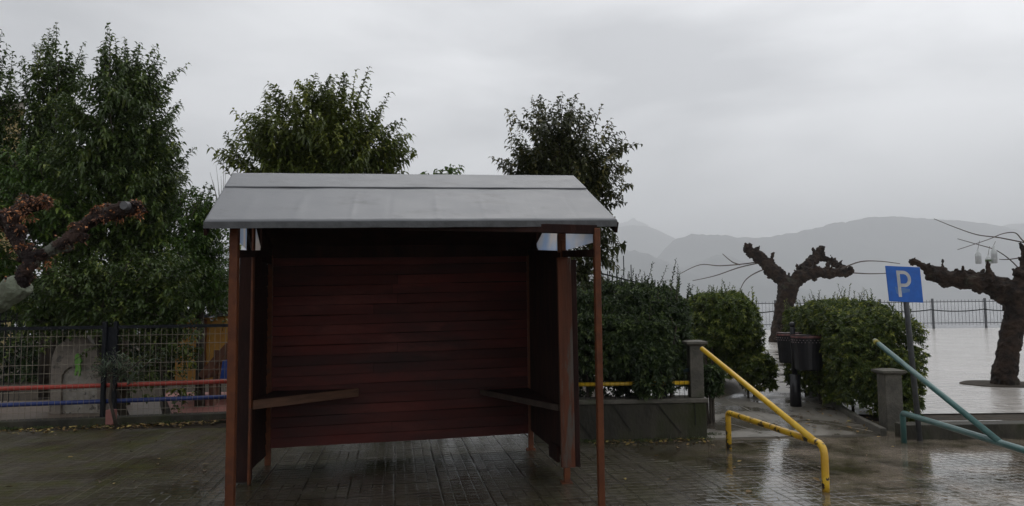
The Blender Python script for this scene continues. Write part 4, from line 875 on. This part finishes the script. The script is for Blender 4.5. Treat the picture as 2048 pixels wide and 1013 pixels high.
# ------------------------------------------------------------------ pollarded plane trees
def pollard(label, base, path_list, Y, barkm, vox, disp, dsc, whips=(), twigm=None, burrs=(), extra=None, d2=.0, name='plane_tree'):
    th = thing(name, label, 'tree', base); mb = MB()
    for pts, rs in path_list:
        P = [U(x, y, Y + dy) if y is not None else Vector((U(x, 700, Y).x, Y, -.05)) for x, y, dy in pts]
        Rr = [pxr(r_, Y) for r_ in rs]
        PP = []; RR = []
        for i in range(len(P) - 1):
            for s in range(4):
                t = s / 4; PP.append(P[i].lerp(P[i + 1], t)); RR.append(Rr[i] * (1 - t) + Rr[i + 1] * t)
        PP.append(P[-1]); RR.append(Rr[-1]); mb.tube(PP, RR, 14)
        if pts[0][1] is None: continue
        for i in range(len(PP)):
            f = i / len(PP)
            for q in range(3 if f > .2 else 1):
                u = Vector(tuple(rdir(1)[0])); rb = RR[i] * random.uniform(.3, .72); c = PP[i] + u * RR[i] * .9; mb.blob(c, rb, 7, 5, .3)
                if random.random() < .35: mb.tube([c, c + u * rb * random.uniform(1.2, 2.2) + Vector((0, 0, rb * .8))], [rb * .6, rb * .28], 6)
        c = PP[-1]
        for q in range(7): u = Vector(tuple(rdir(1)[0])); mb.blob(c + u * RR[-1] * .9, RR[-1] * random.uniform(.5, .9), 7, 5, .25)
    for x, y, r_, n in burrs:
        for i in range(n):
            c = U(x + random.gauss(0, r_ * .75), y + random.gauss(0, r_ * .6), Y + random.gauss(0, pxr(r_, Y) * .6)); mb.blob(c, pxr(r_, Y) * random.uniform(.3, .6), 8, 6)
    me = remeshed(mb, vox, disp, dsc, d2=d2); link('trunk', me, barkm, th)
    if whips:
        for ws in whips:
            w_ = MB()
            dy = ws[0]; ws = ws[1:]; P = [U(x, y, Y + dy + .1 * i) for i, (x, y) in enumerate(ws)]
            PP = []
            for i in range(len(P) - 1):
                a = P[max(i - 1, 0)]; b = P[i]; c = P[i + 1]; d = P[min(i + 2, len(P) - 1)]
                for s in range(5):
                    t = s / 5; PP.append(.5 * ((2 * b) + (c - a) * t + (2 * a - 5 * b + 4 * c - d) * t * t + (3 * b - a - 3 * c + d) * t ** 3))
            PP.append(P[-1]); n = len(PP); w_.tube(PP, [pxr(1.5, Y) * (1 - .6 * i / n) for i in range(n)], 5, cap=False)
            w_.build('shoot', M['twig'], th, smooth=True)
    return th
# the one left of the sign (far)
YA = G(1560, 684).y
pollard('knobbly pollarded plane tree standing between the two hedges in front of the far railing', (U(1562, 684, YA).x, YA, 0),
    [([(1560, None, 0), (1562, 660, 0), (1566, 620, 0), (1575, 585, 0), (1577, 568, 0)], [21, 18, 16, 19, 20]),
     ([(1575, 575, 0), (1558, 550, .2), (1535, 530, .5), (1515, 512, .8), (1493, 497, 1.0)], [15, 13, 12, 12, 8]),
     ([(1578, 575, 0), (1600, 555, 0), (1625, 545, -.3), (1660, 548, -.5), (1698, 543, -.8)], [14, 12, 11, 9, 7]),
     ([(1590, 560, 0), (1605, 540, .2), (1622, 524, .3), (1640, 504, .5)], [10, 9, 10, 8]),
     ([(1640, 515, .5), (1665, 522, .3), (1680, 535, 0), (1690, 545, -.3)], [7, 6, 7, 6])],
    YA, M['plane_far'], .032, .20, .22,
    whips=[[.75, (1528, 522), (1490, 528), (1440, 532), (1400, 530), (1360, 548)], [.75, (1530, 524), (1480, 535), (1430, 552), (1385, 562)], [.45, (1548, 532), (1512, 546), (1490, 562), (1477, 588)], [-.6, (1682, 538), (1720, 524), (1760, 523), (1800, 528)], [-.8, (1690, 545), (1740, 548), (1800, 546)], [.95, (1480, 530), (1464, 524), (1445, 508)]],
    d2=.07)
YB = G(2010, 768).y
pollard('thick leaning plane tree in a round soil bed in the flood at the right', (U(2012, 768, YB).x, YB, 0),
    [([(2006, None, 0), (2009, 750, 0), (2016, 700, 0), (2030, 640, 0), (2036, 600, 0), (2028, 585, 0)], [26, 22, 20, 20, 22, 26]),
     ([(2028, 595, 0), (2005, 575, .1), (1970, 566, .2), (1930, 562, .3), (1890, 556, .4), (1868, 548, .5)], [26, 21, 17, 16, 15, 12]),
     ([(1868, 550, .5), (1856, 538, .5), (1842, 530, .5), (1828, 524, .55)], [9, 7, 6, 5]),
     ([(2035, 590, 0), (2055, 550, 0), (2070, 500, .1), (2090, 470, .2)], [24, 18, 15, 12])],
    YB, M['plane_far'], .026, .08, .14,
    whips=[[.1, (2070, 490), (2000, 476), (1955, 470), (1910, 455), (1868, 438)], [.1, (2066, 500), (2044, 480), (2030, 466), (2005, 468), (1975, 480), (1915, 500)], [.1, (2056, 560), (2044, 545), (2020, 520), (1990, 500), (1950, 488), (1915, 478)], [.1, (2066, 512), (2020, 519), (1998, 519)]],
    d2=.05)
sbd = thing('tree_bed', 'round kerbed soil bed at the foot of the leaning plane tree', 'planter', (U(2005, 768, YB).x, YB, 0)); mb = MB()
cx = U(2005, 768, YB).x; pts = [Vector((cx + math.cos(a) * .70 * (1 + .04 * math.sin(a * 5)), YB + .05 + math.sin(a) * .62 * (1 + .05 * math.sin(a * 4)), 0)) for a in [i * math.pi / 20 for i in range(40)]]
mb.prism([p + Vector((0, 0, -.03)) for p in pts], (0, 0, .032)); mb.build('bed', M['soil'], sbd)
# hanging bottles
for i, (px, y0, y1, ys) in enumerate(((1957, 500, 528, 486), (1977, 512, 529, 497), (1989, 492, 527, 487))):
    c0 = U(px, y1, YB + .25); c1 = U(px, y0, YB + .25); r_ = pxr(5.5, YB); h = c1.z - c0.z
    t = thing('hanging_bottle', ['empty clear bottle hanging from the twigs, leftmost of three', 'small clear bottle with a green label hanging between two taller ones', 'tallest clear bottle hanging nearest the plane tree trunk'][i], 'bottle', c0, 'bottles hanging in the plane tree')
    mb = MB(); mb.tube([c0, c0 + Vector((0, 0, .01)), c0 + Vector((0, 0, h * .68)), c0 + Vector((0, 0, h * .85)), c0 + Vector((0, 0, h))], [r_ * .8, r_, r_, r_ * .4, r_ * .35], 14); mb.build('bottle_body', M['bottle'], t, smooth=True)
    mb = MB(); mb.tube([c0 + Vector((0, 0, h * .3)), c0 + Vector((0, 0, h * .55))], r_ * 1.03, 14, cap=False); mb.build('label_band', M['sign_white'] if i != 1 else mat('green_label', (.10, .16, .07), None, 5, .5), t, smooth=True)
    mb = MB(); st = U(px + 2, ys - 4, YB + .25); mb.tube([c0 + Vector((0, 0, h)), st], .004, 5); mb.build('string', M['twig'], t)

# foreground pollard on the far left with orange stubs
YL = 6.4
lt = pollard('foreground plane branch with lichen and orange brown burrs at the left edge', (U(-230, 900, YL).x, YL, 0),
    [([(-260, None, 0), (-250, 850, 0), (-225, 700, 0), (-150, 655, 0), (-60, 625, 0), (0, 596, 0), (48, 566, 0)], [60, 55, 48, 38, 31, 26, 23]),
     ], YL, M['plane_limb'], .016, .05, .10, d2=.02)
mb = MB(); rng = random.Random(4)
paths = [[(36, 572, 19), (52, 540, 17), (72, 515, 17), (98, 503, 15), (125, 488, 17), (150, 470, 16), (172, 450, 16), (195, 432, 17), (222, 424, 19), (250, 418, 20), (272, 418, 13)],
         [(60, 525, 14), (42, 500, 14), (28, 470, 18), (20, 440, 22), (40, 420, 20), (70, 410, 18), (92, 408, 12)], [(20, 445, 22), (-20, 430, 24), (-60, 440, 20)]]
for p_ in paths: mb.tube([U(x, y, YL + .05 * rng.uniform(-1, 1)) for x, y, r_ in p_], [pxr(r_, YL) * .74 for x, y, r_ in p_], 12)
bl = []
for p_ in paths:
    for x, y, r_ in p_:
        for i in range(7):
            c = U(x + rng.gauss(0, r_ * .6), y + rng.gauss(0, r_ * .5), YL + rng.gauss(0, pxr(r_, YL) * .6)); rb = pxr(r_, YL) * rng.uniform(.25, .6); mb.blob(c, rb, 7, 5, .3); bl.append((c, rb, x, y))
bo = link('burr_branch', remeshed(mb, .011, .035, .05, d2=.03), M['burr'], lt, 'knobbly brown burr branch')
P = []; D_ = []
for c, rb, x, y in bl:
    hot = (x > 150 and y < 450) or (x < 105 and y < 450) or rng.random() < .25
    for i in range(22 if hot else 3):
        u = rdir(1)[0]; u[2] = u[2] * .8 + .25; u[1] -= .2; P.append(np.array(c) + unit(u) * rb * .8); D_.append(unit(u))
P = np.array(P); D_ = np.array(D_); n = len(P); LV = Leaves()
LV.add(P, D_, rdir(n), RNG.uniform(.018, .05, n), RNG.uniform(.010, .022, n), 0.3, RNG.uniform(0, 1, n))
link('stubs', LV.mesh('stubs'), M['stub'], lt, 'orange brown dead stubs')
cut = U(247, 411, YL - .12); mb = MB(); mb.tube([cut + Vector((0, .06, 0)), cut], [.04, .036], 14); mb.build('saw_cut', mat('saw_cut', (.12, .12, .125), (.09, .09, .095), 12, .7), lt, 'grey round saw cut')

# ------------------------------------------------------------------ parking sign
sg = thing('parking_sign', 'leaning blue parking sign with a white P on a grey pole', 'sign', G(1840, 883))
p0 = G(1840, 883); YS = p0.y; p1 = U(1812, 604, YS); ptop = U(1808, 545, YS)
mb = MB(); mb.tube([p0, p1, ptop], [.030, .030, .030], 16); mb.build('pole', M['pole'], sg, smooth=True)
c4 = [U(1771, 532, YS - .05), U(1840, 535, YS - .03), U(1847, 606, YS - .03), U(1779, 603, YS - .05)]
def on_sign(u, v, off=0.0):            # u right, v down 0..1
    p = c4[0].lerp(c4[1], u).lerp(c4[3].lerp(c4[2], u), v); return p + nS * off
nS = (c4[1] - c4[0]).cross(c4[3] - c4[0]).normalized()
if nS.y > 0: nS = -nS
mb = MB(); mb.prism([on_sign(0, 0), on_sign(0, 1), on_sign(1, 1), on_sign(1, 0)], -nS * .012); pt_ = mb.build('sign_plate', M['sign_blue'], sg, bevel=.002)
for v in (.25, .75): mb = MB(); mb.bar(on_sign(.42, v, -.03), on_sign(.72, v, -.03), .03, .03); mb.build('clamp', M['pole'], sg)
# letter P
mb = MB(); u0, u1, v0, v1, t_ = .29, .70, .12, .865, .095
o1 = []; i1 = []
r_o = (.58 - v0) / 2; vm_ = (v0 + .58) / 2
o1 = [(u0, v0), (u1 - r_o * .9, v0)] + [(u1 - r_o * .9 + math.cos(a) * r_o * .9, vm_ + math.sin(a) * r_o) for a in [R(x) for x in range(-75, 76, 15)]] + [(u1 - r_o * .9, .58), (u0 + t_, .58)]
i1 = [(u0 + t_, v0 + t_), (u1 - r_o * .9, v0 + t_)] + [(u1 - r_o * .9 + math.cos(a) * (r_o * .9 - t_), vm_ + math.sin(a) * (r_o - t_)) for a in [R(x) for x in range(-75, 76, 15)]] + [(u1 - r_o * .9, .58 - t_), (u0 + t_, .58 - t_)]
n = len(o1); sk = lambda u, v: (u - .015 * 0 , v)
V_ = [on_sign(*sk(*q), .002) for q in o1] + [on_sign(*sk(*q), .002) for q in i1]
fs = [(i, i + 1, n + i + 1, n + i) for i in range(1, n - 1)]
mb.add(V_, fs)
mb.add([on_sign(u0, v0, .002), on_sign(u0 + t_, v0, .002), on_sign(u0 + t_, v1, .002), on_sign(u0, v1, .002)], [(0, 1, 2, 3)])
mb.add([on_sign(u0 + t_, v0, .002), on_sign(u1 - r_o * .9, v0, .002), on_sign(u1 - r_o * .9, v0 + t_, .002), on_sign(u0 + t_, v0 + t_, .002)], [(0, 1, 2, 3)])
mb.build('letter', M['sign_white'], pt_)
mb = MB(); mb.add([on_sign(.20, .58, .001), on_sign(.28, .60, .001), on_sign(.28, .80, .001), on_sign(.24, .78, .001)], [(0, 1, 2, 3)]); mb.add([on_sign(.40, .605, .001), on_sign(.64, .63, .001), on_sign(.63, .71, .001), on_sign(.40, .77, .001)], [(0, 1, 2, 3)])
mb.build('sticker_remains', M['sticker'], pt_)

# ------------------------------------------------------------------ tube barriers
def barrier(label, far, near, h, arm_end, arm_foot_t, mt_main, mt_arm, r, tip=None):
    t = thing('tube_barrier', label, 'barrier', (far + near) / 2); k = .11
    dirn = (near - far).normalized(); a = far + Vector((0, 0, h)); b = near + Vector((0, 0, h)); P = [far]
    def bend(c, d0, d1, rad): return [c + d0 * rad * (1 - s) ** 2 * 1.0 + d1 * rad * s ** 2 for s in (0, .2, .4, .6, .8, 1)]
    P += bend(a, Vector((0, 0, -1)), dirn, .05) + [a.lerp(b, f) for f in (.25, .5, .75)] + bend(b, -dirn, Vector((0, 0, -1)), k) + [near.lerp(b, f) for f in (.6, .4, .2, 0)]
    mb = MB(); mb.tube(P, r, 18); mb.build('frame_tube', mt_main, t, smooth=True)
    s = a.lerp(b, arm_foot_t); mb = MB(); mb.tube([s, s.lerp(arm_end, .5), arm_end], r * .93, 18); am = mb.build('arm_tube', mt_arm, t, smooth=True)
    if tip:
        d_ = (arm_end - s).normalized(); mb = MB(); mb.tube([arm_end - d_ * .09, arm_end - d_ * .02, arm_end + d_ * .02], [r * .99, r * .99, r * .7], 18); mb.build('arm_tip', tip, am, smooth=True)
    return t
yf, yn = G(1458, 898), G(1652, 984)
barrier('yellow scuffed tube barrier with a raised arm in front of the garden path', yf, yn, .395, U(1404, 698, 8.55), .93, M['yellow_worn'], M['yellow'], .031)
gf = G(1808, 886); gn = Vector((G(1808, 886).x, 0, 0)); jn = U(2010, 876, 6.5); hgt = U(1808, 826, gf.y).z
dg = (Vector((jn.x, jn.y, 0)) - gf).normalized(); gn = Vector((jn.x, jn.y, 0)) + dg * .85
barrier('dark green tube barrier with a raised arm beside the parking sign', gf, gn, hgt, U(1750, 682, 8.75), (Vector((jn.x, jn.y, 0)) - gf).length / (gn - gf).length * .97, M['green_paint'], M['green_paint'], .031, tip=mat('yellow_tip', (.42, .36, .05), (.10, .10, .04), 25, .5))

# ------------------------------------------------------------------ litter bins
bp = G(1592, 815); bn = thing('litter_bin', 'pair of black baskets with reddish rims on one black post by the path', 'litter bin', bp)
mb = MB(); zt = U(1590, 646, bp.y).z; mb.tube([bp, bp + Vector((0, 0, .5))], [.085, .075], 14); mb.tube([bp + Vector((0, 0, .5)), Vector((bp.x - .01, bp.y, zt - .09)), Vector((bp.x - .01, bp.y, zt - .05))], [.04, .04, .02], 12); mb.blob((bp.x - .01, bp.y, zt - .03), .045, 12, 8, 0); mb.build('post', M['binblack'], bn, smooth=True)
def basket(cx, cy, zt_, zb, rt, rb):
    mb = MB(); n = 28
    for i in range(n):                  # fluted wall
        pass
    mb.tube([Vector((cx, cy, zb)), Vector((cx, cy, zb + .02)), Vector((cx, cy, zt_ - .05)), Vector((cx, cy, zt_))], [rb * .9, rb, rt, rt * 1.01], n); o = mb.build('basket', M['binblack'], bn, smooth=False)
    mb = MB(); mb.tube([Vector((cx, cy, zt_ - .045)), Vector((cx, cy, zt_ - .015)), Vector((cx, cy, zt_ + .004)), Vector((cx, cy, zt_ - .03))], [rt * 1.03, rt * 1.05, rt * 1.01, rt * .93], n, cap=False); mb.build('rim', M['binred'], o, smooth=True)
    mb = MB()
    for rr_ in (.075, .11):
        for i in range(30):
            a = i * 2 * math.pi / 30 + rr_ * 9; mb.box((cx + math.cos(a) * rt * 1.005, cy + math.sin(a) * rt * 1.005, zt_ - rr_), (.010, .010, .010), a)
    mb.build('perforations', M['binwhite'], o)
b1 = U(1617, 670, bp.y - .12); b1b = U(1617, 740, bp.y - .12); basket(b1.x, bp.y - .12, b1.z, b1b.z, .25, .215)
b2 = U(1578, 666, bp.y + .35); b2b = U(1578, 726, bp.y + .35); basket(b2.x, bp.y + .35, b2.z, b2b.z, .19, .165)
mb = MB(); mb.bar(Vector((b2.x, bp.y + .25, b2.z - .12)), Vector((b1.x, bp.y - .05, b1.z - .12)), .03, .05); mb.build('bracket', M['binblack'], bn)

# ------------------------------------------------------------------ far quay railing and nearer tall railing
Yq = 43.7
qr = thing('quay_railing', 'thin grey bar railing along the lake edge behind the flood', 'railing', (12, Yq, 0))
zt = U(1800, 601, Yq).z; x0 = U(1440, 600, Yq).x; x1 = U(2100, 600, Yq).x + 30
mb = MB(); n = int((x1 - x0) / .21)
for i in range(n): x = x0 + (x1 - x0) * i / n; mb.bar((x, Yq, .18), (x, Yq, zt), .016, .016)
mb.build('bars', M['pole'], qr)
for z in (zt - .12, .32): mb = MB(); mb.bar((x0, Yq, z), (x1, Yq, z), .04, .045); mb.build('rail', M['pole'], qr)
pxs = 3.15; xp = U(1550, 600, Yq).x
while xp < x1: mb = MB(); mb.bar((xp, Yq, -.02), (xp, Yq, zt + .08), .10, .10); mb.build('post', M['pole'], qr); xp += pxs
mb = MB(); pts = []; x = x0
while x < x1:
    f = ((x - x0) % pxs) / pxs; pts.append(Vector((x, Yq - .08, 1.12 - .22 * 4 * f * (1 - f) * .5))); x += .35
mb.tube(pts, .035, 6, cap=False); mb.build('cable', M['black_metal'], qr)
tr = thing('tall_railing', 'tall thin bar railing rising above the dark hedge', 'railing', (U(1250, 600, 18).x, 18, 0))
mb = MB()
for px, py in ((1206, 548), (1215, 543), (1224, 546), (1233, 540), (1247, 512), (1256, 549), (1262, 530), (1272, 548), (1284, 552), (1296, 556), (1198, 545), (1310, 560)):
    p = U(px, py, 18); mb.tube([Vector((p.x, 18, 0)), p], .012, 5)
mb.build('bars', M['black_metal'], tr); mb = MB(); mb.bar(U(1150, 534, 18), U(1330, 580, 18), .035, .035); mb.build('rail', M['black_metal'], tr)

# ------------------------------------------------------------------ grass, litter
def tufts(name, spots, n, h, label, spread=.05):
    LV = Leaves(); P = []; 
    for c, k in spots:
        for i in range(k): P.append((c.x + RNG.normal() * spread, c.y + RNG.normal() * spread * .6, c.z))
    P = np.array(P); n = len(P); d = unit(RNG.normal(size=(n, 3)) * [.5, .5, .1] + [0, 0, 1]); LV.add(P, d, rdir(n), RNG.uniform(h * .5, h * 1.3, n), .007, .5, RNG.uniform(0, 1, n))
    o = link(name, LV.mesh(name), M['grassm']); tag(o, label, 'grass', kind='stuff')
sp_ = []
for i in range(60): p = fpt(RNG.uniform(-50, 460), 0) + Vector((0, -.16 - RNG.uniform(0, .08), 0)); sp_.append((p, int(RNG.integers(3, 16))))
for px in (30, 42, 52, 100, 112, 120): p = fpt(px, 0) + Vector((0, -.2, 0)); sp_.append((p, 45))
for i in range(45): p = aw.lerp(bw, RNG.uniform(.25, 1)) - wn_ * RNG.uniform(.02, .14); sp_.append((p, int(RNG.integers(4, 18))))
for i in range(8): sp_.append((G(1425 + RNG.uniform(-8, 14), 872), 14))
tufts('grass', sp_, 0, .10, 'sparse grass and weeds along the foot of the walls')
def litter(name, pts, label, size=(.03, .075)):
    P = np.array([tuple(p) for p in pts]); n = len(P); LV = Leaves(); d = RNG.normal(size=(n, 3)); d[:, 2] *= .12
    L_ = RNG.uniform(*size, n); LV.add(P + [0, 0, .008], d, np.tile([0, 0, 1.], (n, 1)) + RNG.normal(size=(n, 3)) * .25, L_, L_ * .55, -.1, RNG.uniform(0, 1, n))
    o = link(name, LV.mesh(name), M['litterm']); tag(o, label, 'leaf litter', kind='stuff')
L1 = [fpt(RNG.uniform(-60, 460), 0) + Vector((0, -.2 - abs(RNG.normal()) * .22, 0)) for i in range(420)]
L1 += [Vector((RNG.uniform(-6, -2.3), RNG.uniform(5.2, 9), 0)) for i in range(28)]
L1 += [aw.lerp(bw, RNG.uniform(.3, 1)) - wn_ * (abs(RNG.normal()) * .15 + .03) for i in range(110)]
L1 += [G(1590 + RNG.uniform(0, 160), 800 + RNG.uniform(0, 70)) + Vector((0, 0, .016)) for i in range(90)]
L1 += [Vector((RNG.uniform(.8, 4.5), RNG.uniform(5.6, 8.8), 0)) for i in range(30)]
litter('leaf_litter', L1, 'small fallen yellow and brown leaves scattered on the wet paving')

# ------------------------------------------------------------------ haze
mb = MB(); mb.hexa([Vector(p) for p in ((-9500, -300, -7), (9500, -300, -7), (9500, 9200, -7), (-9500, 9200, -7), (-9500, -300, 860), (9500, -300, 860), (9500, 9200, 860), (-9500, 9200, 860))])
HM = bpy.data.materials.new('haze_air'); HM.use_nodes = True; nt = HM.node_tree; nt.nodes.remove(nt.nodes['Principled BSDF'])
pv = N(nt, 'ShaderNodeVolumePrincipled'); pv.inputs['Density'].default_value = .00036; pv.inputs['Color'].default_value = (.975, .985, .998, 1); pv.inputs['Anisotropy'].default_value = 0.0
nt.links.new(pv.outputs[0], nt.nodes['Material Output'].inputs['Volume'])
hz = mb.build('haze', HM); tag(hz, kind='stuff')
